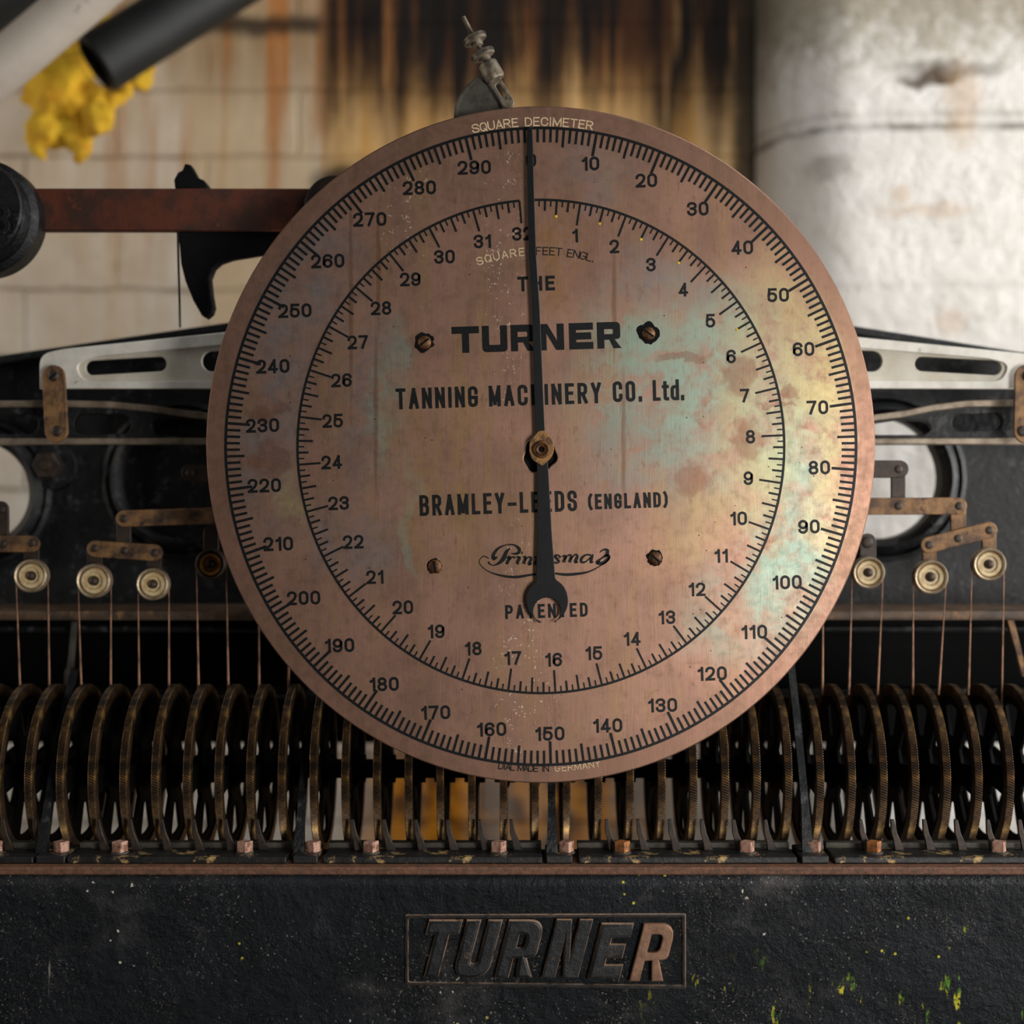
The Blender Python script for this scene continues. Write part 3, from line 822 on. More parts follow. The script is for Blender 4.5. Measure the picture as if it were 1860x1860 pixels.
for (a, b, bx), wh in zip(shorts, where_s):
    t = thing('table_plate', Vector((px_x((a + b) / 2), DPL - D0, zpb)), 'short table plate with a curved iron post, %s' % wh, 'plate', 'short table plates')
    x0_, x1_ = px_x(a), px_x(b)
    link('plate', box(x0_, x1_, DPL - D0, 1.378 - D0, zpb, zpt + .001, .0012), M_platetop, t)
    bolt(t, bx, M_bolt)
    # the curved post rises behind the front of the wheels
    x = px_x(a + 11, 1.345)
    zc = ZW
    pts = []
    for i in range(15):
        q = i / 14
        z = zpt + (P(0, 1215 if a < 1400 else 1150, 1.45).z - zpt) * q
        y = 1.346 + .100 * q ** 1.3
        pts.append(Vector((x, y - D0, z)))
    V, Fc = [], []
    for i, p in enumerate(pts):
        w_ = .0052 - .0018 * min(1, i / 3)
        for dx, dy in ((-w_, -.003), (w_, -.003), (w_, .003), (-w_, .003)): V.append(p + Vector((dx, dy, 0)))
    for i in range(len(pts) - 1):
        for k in range(4):
            l = (k + 1) % 4
            Fc.append((i * 4 + k, i * 4 + l, i * 4 + 4 + l, i * 4 + 4 + k))
    Fc += [(0, 1, 2, 3), tuple(range(len(V) - 4, len(V)))]
    link('post', mesh(V, Fc), M_black, t)

DB = 1.312
zs0, zs1 = P(0, 1570, 1.318).z, P(0, 1590, 1.318).z
tag(link('edge_strip', box(-.785, .785, 1.318 - D0, 1.39 - D0, zs1, zpb - .0002, .0015), M_wood), 'long brown strip along the top edge of the black base beam', 'strip')

# ------------------------------------------------------------------ base beam with cast name plate
zt = P(0, 1590, DB).z
ob_ = P(930, 1720, DB)
tb = thing('base_beam', (0, DB - D0, 0), 'black spattered cast iron base beam carrying a raised name plate', 'machine base')
# rounded front top edge by profile extruded along x, with a fine grid for an uneven casting
prof = [(.0, zt - .62), (.0, zt - .006 - .02)]
prof = []
ys0 = DB - D0
for i in range(9):
    a = PI / 2 * i / 8
    prof.append((ys0 + .010 - .010 * math.sin(a), zt - .0105 + .010 * math.cos(a)))
zlow = zt - .26
nz = 40
for i in range(1, nz + 1): prof.append((ys0, zt - .0105 + (zlow - zt + .0105) * i / nz))
prof += [(ys0 + .10, zlow), (ys0 + .10, zt - .0005)]
V, Fc = [], []
NX = 240
for i in range(NX + 1):
    x = -.86 + 1.72 * i / NX
    for k, (y, z) in enumerate(prof):
        dyn = 0
        if k < len(prof) - 2:
            dyn = .0009 * mnoise.noise(Vector((x * 14, z * 18, 0))) + .0004 * mnoise.noise(Vector((x * 45, z * 60, 3)))
        V.append((x, y + dyn, z))
m_ = len(prof)
for i in range(NX):
    for k in range(m_):
        l = (k + 1) % m_
        Fc.append((i * m_ + k, i * m_ + l, (i + 1) * m_ + l, (i + 1) * m_ + k))
Fc += [tuple(range(m_)), tuple(range(NX * m_, (NX + 1) * m_))]
link('beam', mesh(V, Fc), M_base, tb, origin=P(930, 1660, DB), smooth=40)
for sx in (-1, 1):
    link('leg', box(sx * .76 - .09, sx * .76 + .09, ys0 + .004, ys0 + .09, 0, zlow + .004, .004), M_base, tb)
# name plate
fp = rpoly([(736, 1662), (1246, 1660), (1246, 1797), (736, 1790)], 3, 3)
fi = rpoly([(742, 1668), (1240, 1666), (1240, 1790), (742, 1784)], 3, 3)
npl = link('name_plate', plate([fp, fi], DB - .0025, .004, .0010), M_raised, tb, origin=P(930, 1660, DB))

def glyph(ch, w, h, t, c):
    """block capital in a w x h cell, y up, stroke t, corner radius c"""
    if ch == 'T':
        return [[(0, h), (w, h), (w, h - t), ((w + t) / 2, h - t), ((w + t) / 2, 0), ((w - t) / 2, 0), ((w - t) / 2, h - t), (0, h - t)]]
    if ch == 'U':
        return [rpoly([(0, h), (t, h), (t, t), (w - t, t), (w - t, h), (w, h), (w, 0), (0, 0)], [0, 0, max(0, c - t * .6), max(0, c - t * .6), 0, 0, c, c])]
    if ch == 'R':
        mid = h * .42
        return [rpoly([(0, h), (w * .96, h), (w * .96, mid - t * .2), (w * .72, mid - t * .3), (w, 0), (w - t * 1.15, 0), (w * .5, mid - t * .35), (t, mid - t * .35), (t, 0), (0, 0)], [0, c, c, 0, 0, 0, 0, 0, 0, 0]),
                rpoly([(t, h - t), (w * .96 - t, h - t), (w * .96 - t, mid + t * .45), (t, mid + t * .45)], [0, max(0, c - t * .5), max(0, c - t * .5), 0])]
    if ch == 'N':
        return [[(0, 0), (0, h), (t * 1.15, h), (w - t, h * .36), (w - t, h), (w, h), (w, 0), (w - t * 1.15, 0), (t, h * .64), (t, 0)]]
    if ch == 'E':
        return [[(0, 0), (0, h), (w, h), (w, h - t), (t, h - t), (t, (h + t) / 2), (w * .92, (h + t) / 2), (w * .92, (h - t) / 2), (t, (h - t) / 2), (t, t), (w, t), (w, 0)]]

# bottom-left corner of each letter in photo px, widths, leaning forward
cast = [('T', 752, 1776, 62, 104), ('U', 820, 1778, 66, 106), ('R', 897, 1778, 70, 106), ('N', 984, 1777, 66, 106), ('E', 1066, 1780, 60, 102), ('R', 1143, 1783, 62, 104)]
for i, (ch, x, y, w, h) in enumerate(cast):
    outs = []
    for o_ in glyph(ch, w, h, 24 if ch == 'N' else 27 if i < 5 else 19, 30):
        outs.append([(x + p[0] + p[1] * .26, y - p[1]) for p in o_])
    lt = link('raised_letter', plate(outs, DB - .0060, .0075, .0012 if ch == 'N' or i == 5 else .0030), M_letter if i == 5 else M_raised, npl, origin=P(930, 1660, DB) if i < 5 else P(x, y, DB), smooth=30)
    lt['label'] = 'bare rust brown raised letter R' if i == 5 else 'black painted raised letter ' + ch

# ------------------------------------------------------------------ counterweight arm, upper left
dcw = 1.415
cw = thing('counterweight', P(-45, 493, dcw), 'round black counterweight disc cut off at the left edge', 'counterweight')
c0 = P(-47, 388, dcw); s = dcw / F
r1, r2 = 107 * s, 92 * s
link('disc', lathe([(0, -.002), (r2 * .97, -.002), (r2, .001), (r2 + .002, .012), (r1 - .003, .014), (r1, .018), (r1, .042), (r1 - .003, .045), (0, .045)], 72, 'Y', c0), M_black, cw, smooth=30)
link('face_disc', lathe([(0, -.006), (88 * s, -.006), (91 * s, -.0035), (91 * s, .0), (0, .0)], 64, 'Y', P(-48, 380, dcw)), M_black, cw, smooth=30)
c1 = bpy.data.curves.new('t', 'FONT'); c1.body = '8'; c1.size = .04; c1.extrude = .0015; c1.bevel_depth = .0004
me = curve_mesh(c1)
me.transform(Matrix.Translation(P(-18, 425, dcw - .0065)) @ FACE)
link('raised_figure', me, M_black, cw)
ba = tag(link('balance_arm', plate([[(40, 342), (640, 342), (640, 419), (40, 419)]], 1.452, .012, .0012), M_rustbar), 'flat rust brown balance arm between the counterweight and the dial', 'arm')
me = plate([circ(607, 372, 54, 40)], 1.445, .006, .001)
tag(link('arm_boss', me, M_linkdark), 'dark round boss behind the dial at the end of the balance arm', 'boss')
lump = []
ol = [(317, 338), (316, 326), (323, 313), (331, 309), (336, 297), (346, 299), (353, 312), (358, 322), (370, 327), (376, 334), (374, 342), (318, 342)]
bm = bmesh.new(); me = plate([ol], 1.452, .018, .001)
tag(link('dirt_lump', me, M_deep), 'jagged black lump of dirt sitting on top of the rusty arm', 'debris')
br_ = [(322, 419), (560, 419), (560, 452), (470, 462), (420, 470), (400, 477), (388, 487), (381, 505), (384, 535), (388, 558), (384, 570), (374, 578), (366, 573), (350, 545), (336, 510), (328, 478), (326, 450)]
tag(link('support_bracket', plate([br_], 1.456, .016, .002), M_deep, smooth=30), 'black curved bracket hanging below the rusty balance arm', 'bracket')
hw = tube([P(323, 420, 1.448), P(324, 470, 1.448), P(326, 540, 1.452), P(327, 594, 1.50)], .0011, 8)
tag(link('hanging_rod', hw, M_deep), 'thin black rod hanging beside the curved bracket', 'rod')

# ------------------------------------------------------------------ adjusting screw on top
dk = 1.352
k0, k1 = P(841, 30, dk), P(915, 172, dk)
ax_ = (k1 - k0).normalized(); s = dk / F
ta = thing('adjusting_screw', P(870, 210, dk), 'small adjusting screw with two knurled nuts above the dial', 'adjusting screw')
me = plate([rpoly([(824, 212), (826, 192), (836, 170), (850, 152), (866, 139), (884, 146), (902, 168), (914, 192), (922, 214), (900, 260), (830, 260)], 6, 3)], dk + .004, .014, .0015)
o = link('bracket', me, M_dustiron, ta, smooth=30)
ol = [(824, 212), (826, 192), (836, 170), (850, 152), (866, 139), (869, 144), (855, 156), (842, 173), (833, 193), (831, 212)]
link('bracket_lip', plate([ol], dk + .001, .004, .0006), M_dustiron, o)
def alongz(prof, dist, n=40): return orient(lathe([(r * s, h * s) for r, h in prof], n, 'Z'), k0 + ax_ * dist * s, ax_)
th = [(0, 0)]
for i in range(26): th += [(2.9, i * 2.6), (4.4, i * 2.6 + 1.3)]
th += [(2.9, 68), (2.9, 100), (0, 100)]
link('threaded_rod', alongz(th, 0, 16), M_steel, ta)
def knurled(dist):
    me = alongz([(0, 0), (8, 0), (8, 4), (19.5, 4.2), (21.8, 6), (21.8, 14.5), (19.5, 16), (11, 16.2), (10, 25), (0, 25)], dist, 72)
    me2 = alongz([(21.2, 6.2), (21.2, 12.8)], dist, 144)
    return me
for dist in (36, 68):
    nt = link('knurled_nut', knurled(dist), M_steel, ta, smooth=30)
    V, Fc = [], []
    q = ax_.to_track_quat('Z', 'Y')
    for i in range(60):
        a = 2 * PI * i / 60
        for aa, rr_ in ((a, 21.4), (a + .035, 22.6), (a + .07, 21.4)):
            for h in (6.5, 12.5):
                V.append(k0 + ax_ * dist * s + q @ Vector((rr_ * s * math.cos(aa), rr_ * s * math.sin(aa), h * s)))
        b_ = i * 6
        Fc += [(b_, b_ + 2, b_ + 3, b_ + 1), (b_ + 2, b_ + 4, b_ + 5, b_ + 3)]
    link('knurling', mesh(V, Fc), M_dustiron, nt)
link('collar', alongz([(0, 0), (16, 0), (17.5, 3), (18.5, 30), (16, 35), (0, 36)], 95, 32), M_steel, ta, smooth=30)
sl = thing_parent = link('slotted_strap', plate([capsule(897, 143, 923, 186, 11, 8), capsule(905, 156, 917, 176, 4.5, 6)], dk - .004, .004, .0006), M_steel, ta)
link('stem', tube([P(912, 178, dk), P(930, 215, dk), P(945, 245, dk + .004)], .004, 10), M_dustiron, ta)

# ------------------------------------------------------------------ the dial
CX, CY = 982.5, 811.0
ANG = R(1.8)
def dpt(px_, py_, y=0.0):
    p = P(px_, py_, D0)
    return Vector((p.x, y, p.z))
def polar(th_deg, rx, ry):
    """photo px of a point on a ring; th clockwise from the zero mark"""
    t = R(th_deg) - ANG
    return (CX + rx * math.sin(t), CY - ry * math.cos(t))
dial = thing('measuring_dial', dpt(CX, CY), 'large round copper measuring dial with black scales and a black pointer', 'dial')
outer = [(982.0 + 608 * math.cos(2 * PI * i / 256), 807.5 + 615 * math.sin(2 * PI * i / 256)) for i in range(256)]
hole = []
for i in range(40):
    a = 2 * PI * i / 40
    rr_ = 31 + 2.5 * math.sin(a * 3 + 1) + 1.5 * math.sin(a * 7)
    hole.append((980 + rr_ * math.cos(a) * .92, 826 + rr_ * math.sin(a)))
link('dial_mount', lathe([(.035, .0055), (.040, .012), (.040, .14), (.075, .145), (.075, DF - D0)], 40, 'Y', dpt(CX, CY)), M_deep, dial, smooth=30)
link('dial_plate', plate([outer, hole], D0, .005, .0012), M_dial, dial, smooth=40)

YI = -.00025      # the inlay stands a hair proud of the copper
def quad_strip(segs):
    V, Fc = [], []
    for (x0_, y0_), (x1_, y1_), w_ in segs:
        dx, dy = x1_ - x0_, y1_ - y0_
        L = math.hypot(dx, dy); nx, ny = -dy / L * w_ / 2, dx / L * w_ / 2
        b_ = len(V)
        for y in (YI, .0004):
            V += [dpt(x0_ + nx, y0_ + ny, y), dpt(x0_ - nx, y0_ - ny, y), dpt(x1_ - nx, y1_ - ny, y), dpt(x1_ + nx, y1_ + ny, y)]
        Fc += [(b_, b_ + 1, b_ + 2, b_ + 3)] + [(b_ + k, b_ + (k + 1) % 4, b_ + 4 + (k + 1) % 4, b_ + 4 + k) for k in range(4)]
    return mesh(V, Fc)
def ring(rx, ry, w_, t0=0, t1=360, n=360):
    V, Fc = [], []
    for i in range(n + 1):
        t = t0 + (t1 - t0) * i / n
        for rr_ in (-w_ / 2, w_ / 2):
            for y in (YI - 3e-5, .0004): V.append(dpt(*polar(t, rx + rr_, ry + rr_), y))
    for i in range(n):
        a, b_ = i * 4, i * 4 + 4
        Fc += [(a, b_, b_ + 2, a + 2), (a, a + 1, b_ + 1, b_), (a + 2, b_ + 2, b_ + 3, a + 3)]
    return mesh(V, Fc)
RX, RY = 572.5, 578.5
segs = []
for i in range(300):
    L = 43 if i % 10 == 0 else 34 if i % 5 == 0 else 26
    th_ = i * 1.2
    segs.append((polar(th_, RX, RY), polar(th_, RX - L, RY - L), 4.6 if i % 10 else 5.0))
link('decimetre_scale', join([ring(RX, RY, 5.0), quad_strip(segs)]), M_ink, dial)
IX, IY = 442, 448
segs = []
FT = 360 / 300 * 9.2903
for i in range(32 * 8 + 1):
    L = 41 if i % 8 == 0 else 28 if i % 4 == 0 else 20 if i % 2 == 0 else 12
    th_ = i * FT / 8
    segs.append((polar(th_, IX, IY), polar(th_, IX - L, IY - L), 3.8 if i % 2 == 0 else 2.6))
link('foot_scale', join([ring(IX, IY, 4.4, 0, 32 * FT), quad_strip(segs)]), M_ink, dial)

def rpath(pts, n=6):
    """open path, each point (x, y[, corner radius])"""
    out = []
    for i, p in enumerate(pts):
        r = p[2] if len(p) > 2 else 0
        q = Vector(p[:2])
        if r <= 0 or i in (0, len(pts) - 1): out.append(tuple(q)); continue
        u, v = Vector(pts[i - 1][:2]) - q, Vector(pts[i + 1][:2]) - q
        rounded = lambda k: 0 < k < len(pts) - 1 and len(pts[k]) > 2 and pts[k][2] > 0
        lu, lv = min(r, u.length * (.5 if rounded(i - 1) else 1)), min(r, v.length * (.5 if rounded(i + 1) else 1))
        s_, e_ = q + u.normalized() * lu, q + v.normalized() * lv
        for k in range(n + 1):
            t = k / n
            f = .5523          # circular corner as a cubic
            a, b_ = s_ + (q - s_) * f, e_ + (q - e_) * f
            out.append(tuple(s_ * (1 - t) ** 3 + a * 3 * t * (1 - t) ** 2 + b_ * 3 * t * t * (1 - t) + e_ * t ** 3))
    return out
def letter(ch, w, h, r):
    """pen strokes of one character on its centre lines, y up"""
    H, m_ = h / 2, h * .53
    D = {
        '0': [[(0, H), (0, h, r), (w, h, r), (w, 0, r), (0, 0, r), (0, H)]],
        '1': [[(0, h * .74), (w, h * .93)], [(w, h), (w, 0)]],
        '2': [[(0, h * .74), (0, h, r), (w, h, r), (w, h * .50, r * .8), (0, 0)], [(0, 0), (w, 0)]],
        '3': [[(0, h * .76), (0, h, r), (w, h, r), (w, m_, r), (w * .4, m_)], [(w * .4, m_), (w, m_, r), (w, 0, r), (0, 0, r), (0, h * .24)]],
        '4': [[(w * .72, 0), (w * .72, h)], [(w * .72, h), (0, h * .24)], [(0, h * .24), (w, h * .24)]],
        '5': [[(w * .95, h), (w * .1, h)], [(w * .12, h), (0, h * .44)], [(0, h * .46), (w * .1, h * .64, r * .5), (w, h * .64, r), (w, 0, r), (0, 0, r), (0, h * .2)]],
        '6': [[(w, h * .78), (w, h, r), (0, h, r), (0, 0, r), (w, 0, r), (w, h * .6, r), (0, h * .6, r), (0, h * .25)]],
        '7': [[(0, h), (w, h)], [(w, h), (w * .65, h * .5, h * .2), (w * .35, 0)]],
        '8': [[(w / 2, m_), (w * .06, m_, r), (w * .06, h, r), (w * .94, h, r), (w * .94, m_, r), (w / 2, m_)], [(w / 2, m_), (0, m_, r), (0, 0, r), (w, 0, r), (w, m_, r), (w / 2, m_)]],
        'A': [[(0, 0), (w / 2, h)], [(w, 0), (w / 2, h)], [(w * .18, h * .3), (w * .82, h * .3)]],
        'B': [[(0, 0), (0, h)], [(0, h), (w * .95, h, r), (w * .95, m_, r), (0, m_)], [(0, m_), (w, m_, r), (w, 0, r), (0, 0)]],
        'C': [[(w, h * .72), (w, h, r), (0, h, r), (0, 0, r), (w, 0, r), (w, h * .28)]],
        'D': [[(0, 0), (0, h)], [(0, h), (w, h, r * 1.2), (w, 0, r * 1.2), (0, 0)]],
        'E': [[(0, 0), (0, h)], [(0, h), (w, h)], [(0, m_), (w * .85, m_)], [(0, 0), (w, 0)]],
        'F': [[(0, 0), (0, h)], [(0, h), (w, h)], [(0, m_), (w * .8, m_)]],
        'G': [[(w, h * .72), (w, h, r), (0, h, r), (0, 0, r), (w, 0, r), (w, h * .45)], [(w, h * .45), (w * .55, h * .45)]],
        'H': [[(0, 0), (0, h)], [(w, 0), (w, h)], [(0, m_), (w, m_)]],
        'I': [[(0, 0), (0, h)]],
        'L': [[(0, h), (0, 0)], [(0, 0), (w, 0)]],
        'M': [[(0, 0), (0, h)], [(w, 0), (w, h)], [(0, h), (w / 2, h * .08)], [(w, h), (w / 2, h * .08)]],
        'N': [[(0, 0), (0, h)], [(w, 0), (w, h)], [(0, h), (w, 0)]],
        'P': [[(0, 0), (0, h)], [(0, h), (w, h, r), (w, h * .45, r), (0, h * .45)]],
        'R': [[(0, 0), (0, h)], [(0, h), (w * .95, h, r), (w * .95, h * .47, r), (0, h * .47)], [(w * .5, h * .47), (w, 0)]],
        'S': [[(w, h * .74), (w, h, r), (0, h, r), (0, h * .56, r * .9), (w, h * .47, r * .9), (w, 0, r), (0, 0, r), (0, h * .26)]],
        'T': [[(w / 2, 0), (w / 2, h)], [(0, h), (w, h)]],
        'U': [[(0, h), (0, 0, r), (w, 0, r), (w, h)]],
        'Y': [[(w / 2, 0), (w / 2, h * .45)], [(0, h), (w / 2, h * .43)], [(w, h), (w / 2, h * .43)]],
        't': [[(w * .4, h * .92), (w * .4, 0, r * .7), (w, 0)], [(0, h * .70), (w, h * .70)]],
        'd': [[(w, h), (w, 0)], [(w, h * .68), (0, h * .68, r), (0, 0, r), (w, 0)]],
        '.': [[(0, -h * .02), (0, h * .10)]], '-': [[(0, h * .42), (w, h * .42)]],
        '(': [[(w, h * 1.06), (0, h * .8, w), (0, h * .2, w), (w, -h * .06)]], ')': [[(0, h * 1.06), (w, h * .8, w), (w, h * .2, w), (0, -h * .06)]],
    }
    if ch == 'O': ch = '0'
    if ch == 'Q': return D['0'] + [[(w * .6, h * .25), (w * 1.05, -h * .05)]]
    if ch == '9': return [[(w - p[0], h - p[1]) + tuple(p[2:]) for p in st] for st in D['6']]
    return D[ch]
ADV = {'1': .50, 'I': 0, '.': 0, 'M': 1.25, '(': .35, ')': .35, '-': .9, 't': .7, 'L': .82, 'T': 1.0, 'E': .85, 'F': .85, 'W': 1.3}
def ribbon(q, t):
    """flat pen line of width t, square ends, mitred"""
    q = [Vector(p) for i, p in enumerate(q) if i == 0 or math.hypot(p[0] - q[i - 1][0], p[1] - q[i - 1][1]) > 1e-4]
    closed = (q[0] - q[-1]).length < 1e-3
    if not closed:
        axial = lambda d: min(abs(d.x), abs(d.y)) < .12 * d.length
        for e, f in ((0, 1), (-1, -2)):
            d = q[e] - q[f]
            if axial(d): q[e] = q[e] + d.normalized() * t / 2
            else: q[e] = q[e] + d.normalized() * t / 2 * abs(d.normalized().y)
    V = []
    for i, p in enumerate(q):
        a, b_ = q[max(i - 1, 0)], q[min(i + 1, len(q) - 1)]
        if closed and i in (0, len(q) - 1): a, b_ = q[-2], q[1]
        d1, d2 = p - a, b_ - p
        if d1.length < 1e-6: d1 = d2
        if d2.length < 1e-6: d2 = d1
        d1 = d1.normalized(); d = d1 + d2.normalized()
        if d.length < 1e-6: d = d1
        d = d.normalized()
        k = t / 2 / max(.5, abs(d.dot(d1)))
        V += [(p[0] - d.y * k, p[1] + d.x * k), (p[0] + d.y * k, p[1] - d.x * k)]
    Fc = [(2 * i, 2 * i + 1, 2 * i + 3, 2 * i + 2) for i in range(len(q) - 1)]
    return V, Fc
def text_mesh(body, w_px, h_px, t=4.0, gap=.42, cw=.62, rad=None):
    """lettering in photo px, centred on 0, y up: w_px over all (None: natural), h_px tall, pen t px wide"""
    h = h_px - t
    n_ = sum(ADV.get(ch, 1.0) for ch in body if ch != ' ')
    g = sum(gap for _ in body[1:])
    unit = h * cw if w_px is None else 0
    if w_px is not None:          # total = n*unit + gaps*(unit*gap + t) + t
        unit = (w_px - t - (len(body) - 1) * t) / (n_ + g + body.count(' ') * .6)
    V, Fc = [], []
    x = 0; lev = 0
    for ch in body:
        if ch == ' ': x += unit * (.6 + gap) + t; continue
        w_ = unit * ADV.get(ch, 1.0)
        r = min(rad if rad else 1e9, max(w_ / 2, .01) if ch not in '235689' or rad else w_ / 2)
        for st in letter(ch, w_, h, r):
            q = rpath(st)
            v, f = ribbon(q, t)
            b_ = len(V)
            lev += 1
            V += [(a + x, c_, lev) for a, c_ in v]; Fc += [tuple(k + b_ for k in ff) for ff in f]
        x += w_ + unit * gap + t
    tot = x - unit * gap - t
    me = bpy.data.meshes.new('m')
    me.from_pydata([(a - tot / 2, c_ - h / 2, l_) for a, c_, l_ in V], [], Fc); me.update()
    return me
def lay(me, cx, cy, ang=ANG, y=-.00010):
    """drawn px mesh -> film of enamel filling the engraving"""
    ca, sa = math.cos(ang), math.sin(ang)
    for v in me.vertices:
        X, Y = v.co.x * ca - v.co.y * sa, v.co.x * sa + v.co.y * ca
        v.co = dpt(cx + X, cy - Y, y - (v.co.z % 4) * 2e-5)
    me.update()
    bm = bmesh.new(); bm.from_mesh(me)
    for f in bm.faces:
        f.normal_update()
        if f.normal.y > 0: f.normal_flip()
    bm.to_mesh(me); bm.free()
    return me
for i in range(30):
    n_ = i * 10
    rx, ry = (507, 522)
    x, y = polar(i * 12, rx, ry)
    if n_ == 0: x, y = 965, 291
    link('numeral', lay(text_mesh(str(n_), None, 25.5, 4.8, .26, .63), x, y), M_ink, dial)
for i in range(1, 33):
    x, y = polar(i * FT, 381, 388)
    link('numeral', lay(text_mesh(str(i), None, 25, 4.6, .26, .61), x, y), M_ink, dial)

def glyph_mesh(chars, weight):
    outs = []
    for ch, x, w_ in chars:
        for o_ in glyph(ch, w_, 48, weight, 9): outs.append([(p[0] + x, p[1]) for p in o_])
    c = flat(outs, .001, 0)
    # keep only the front
    bm = bmesh.new(); bm.from_mesh(c)
    bmesh.ops.delete(bm, geom=[f for f in bm.faces if f.normal.z < .5], context='FACES')
    me = bpy.data.meshes.new('m'); bm.to_mesh(me); bm.free()
    for v in me.vertices: v.co = Vector((v.co.x - 153, v.co.y - 24, 0))
    return me
link('maker_name', lay(glyph_mesh([('T', 0, 50), ('U', 55, 46), ('R', 107, 45), ('N', 159, 45), ('E', 213, 44), ('R', 264, 44)], 13), 973.5, 613), M_ink, dial)
link('lettering', lay(text_mesh('THE', 68, 27, 5.6, .42), 974, 515), M_ink, dial)

def words_line(items, t, rad):
    """separate words so that each keeps its measured place"""
    out = []
    for body, x0_, x1_, yc, hh in items:
        out.append(lay(text_mesh(body, x1_ - x0_, hh, t * (hh / items[0][4]) ** .5, .52, .4, rad), (x0_ + x1_) / 2, yc))
    return join(out)
link('lettering', words_line([('TANNING', 719, 868, 722.5, 38), ('MACHINERY', 888, 1092, 716.5, 38), ('CO.', 1113, 1166, 711, 38), ], 6.3, 5.5), M_ink, dial)
link('lettering', lay(text_mesh('Ltd.', 57, 38, 6.2, .30, .4, 5), 1214, 708.5), M_ink, dial)
link('lettering', words_line([('BRAMLEY-LEEDS', 762, 1048, 914, 38), ('(ENGLAND)', 1068, 1213, 909.5, 28)], 6.2, 5.5), M_ink, dial)
link('lettering', lay(text_mesh('PATENTED', 150, 25.5, 4.8, .62), 992.5, 1109.5), M_ink, dial)

def arc_text(body, cx, cy, rad_x, rad_y, a0, a1, h, weight, mat, bottom=False, name='lettering'):
    """each capital set along the ring between angles a0..a1 (degrees from 12 o'clock, clockwise)"""
    out = []
    n_ = len(body)
    adv = {'I': .5, 'M': 1.2, ' ': .7, 'L': .85, '.': .5, 'J': .7}
    tot = [adv.get(ch, 1.0) for ch in body]
    acc = 0
    for ch, ad in zip(body, tot):
        f = (acc + ad / 2) / sum(tot); acc += ad
        a = R(a0 + (a1 - a0) * f)
        if ch == ' ': continue
        x, y = cx + rad_x * math.sin(a), cy - rad_y * math.cos(a)
        me = text_mesh(ch, None, h, weight, .4, .78)
        out.append(lay(me, x, y, -a if not bottom else PI - a))
    return link(name, join(out), mat, dial)
o = arc_text('SQUARE DECIMETER', CX, CY, 586, 590, -12.4, 9.4, 16.5, 2.2, M_pale); o['label'] = 'pale engraved words along the top rim'
o = arc_text('SQUARE', CX, CY, 353, 355, -19.6, -4.4, 15, 2.0, M_pale)
o['label'] = 'pale engraved word left of the pointer'
arc_text('FEET ENGL.', CX, CY, 353, 355, -1.6, 16.2, 15, 1.9, M_ink)
arc_text('DIAL MADE IN', CX, CY, 580, 585, 187.6, 178.6, 12.5, 1.9, M_ink, True)
o = arc_text('GERMANY', CX, CY, 580, 585, 177.6, 169.2, 12.5, 1.5, M_pale, True); o['label'] = 'pale engraved word at the bottom rim'

# script word with its swash, variable-width pen strokes (photo px)
def cr(pts, n=8):
    out = []
    for i in range(len(pts) - 1):
        p0, p1, p2, p3 = pts[max(i - 1, 0)], pts[i], pts[i + 1], pts[min(i + 2, len(pts) - 1)]
        for k in range(n):
            t = k / n
            out.append(tuple(.5 * (2 * p1[j] + (p2[j] - p0[j]) * t + (2 * p0[j] - 5 * p1[j] + 4 * p2[j] - p3[j]) * t * t + (3 * p1[j] - p0[j] - 3 * p2[j] + p3[j]) * t ** 3) for j in range(3)))
    return out + [tuple(pts[-1])]
def pen(pts):
    q = cr(pts)
    V, Fc = [], []
    for i, (x, y, w_) in enumerate(q):
        a, b_ = q[max(i - 1, 0)], q[min(i + 1, len(q) - 1)]
        dx, dy = b_[0] - a[0], b_[1] - a[1]; L = math.hypot(dx, dy) or 1
        nx, ny = -dy / L * w_ / 2, dx / L * w_ / 2
        for yy in (YI, .0004): V += [dpt(x + nx, y + ny, yy), dpt(x - nx, y - ny, yy)]
    for i in range(len(q) - 1):
        a, b_ = i * 4, i * 4 + 4
        Fc += [(a, a + 1, b_ + 1, b_), (a, b_, b_ + 2, a + 2), (a + 1, a + 3, b_ + 3, b_ + 1)]
    return mesh(V, Fc)
def sp(l): return [(860 + x * .13978, 960 + y * .13978, w_) for x, y, w_ in l]
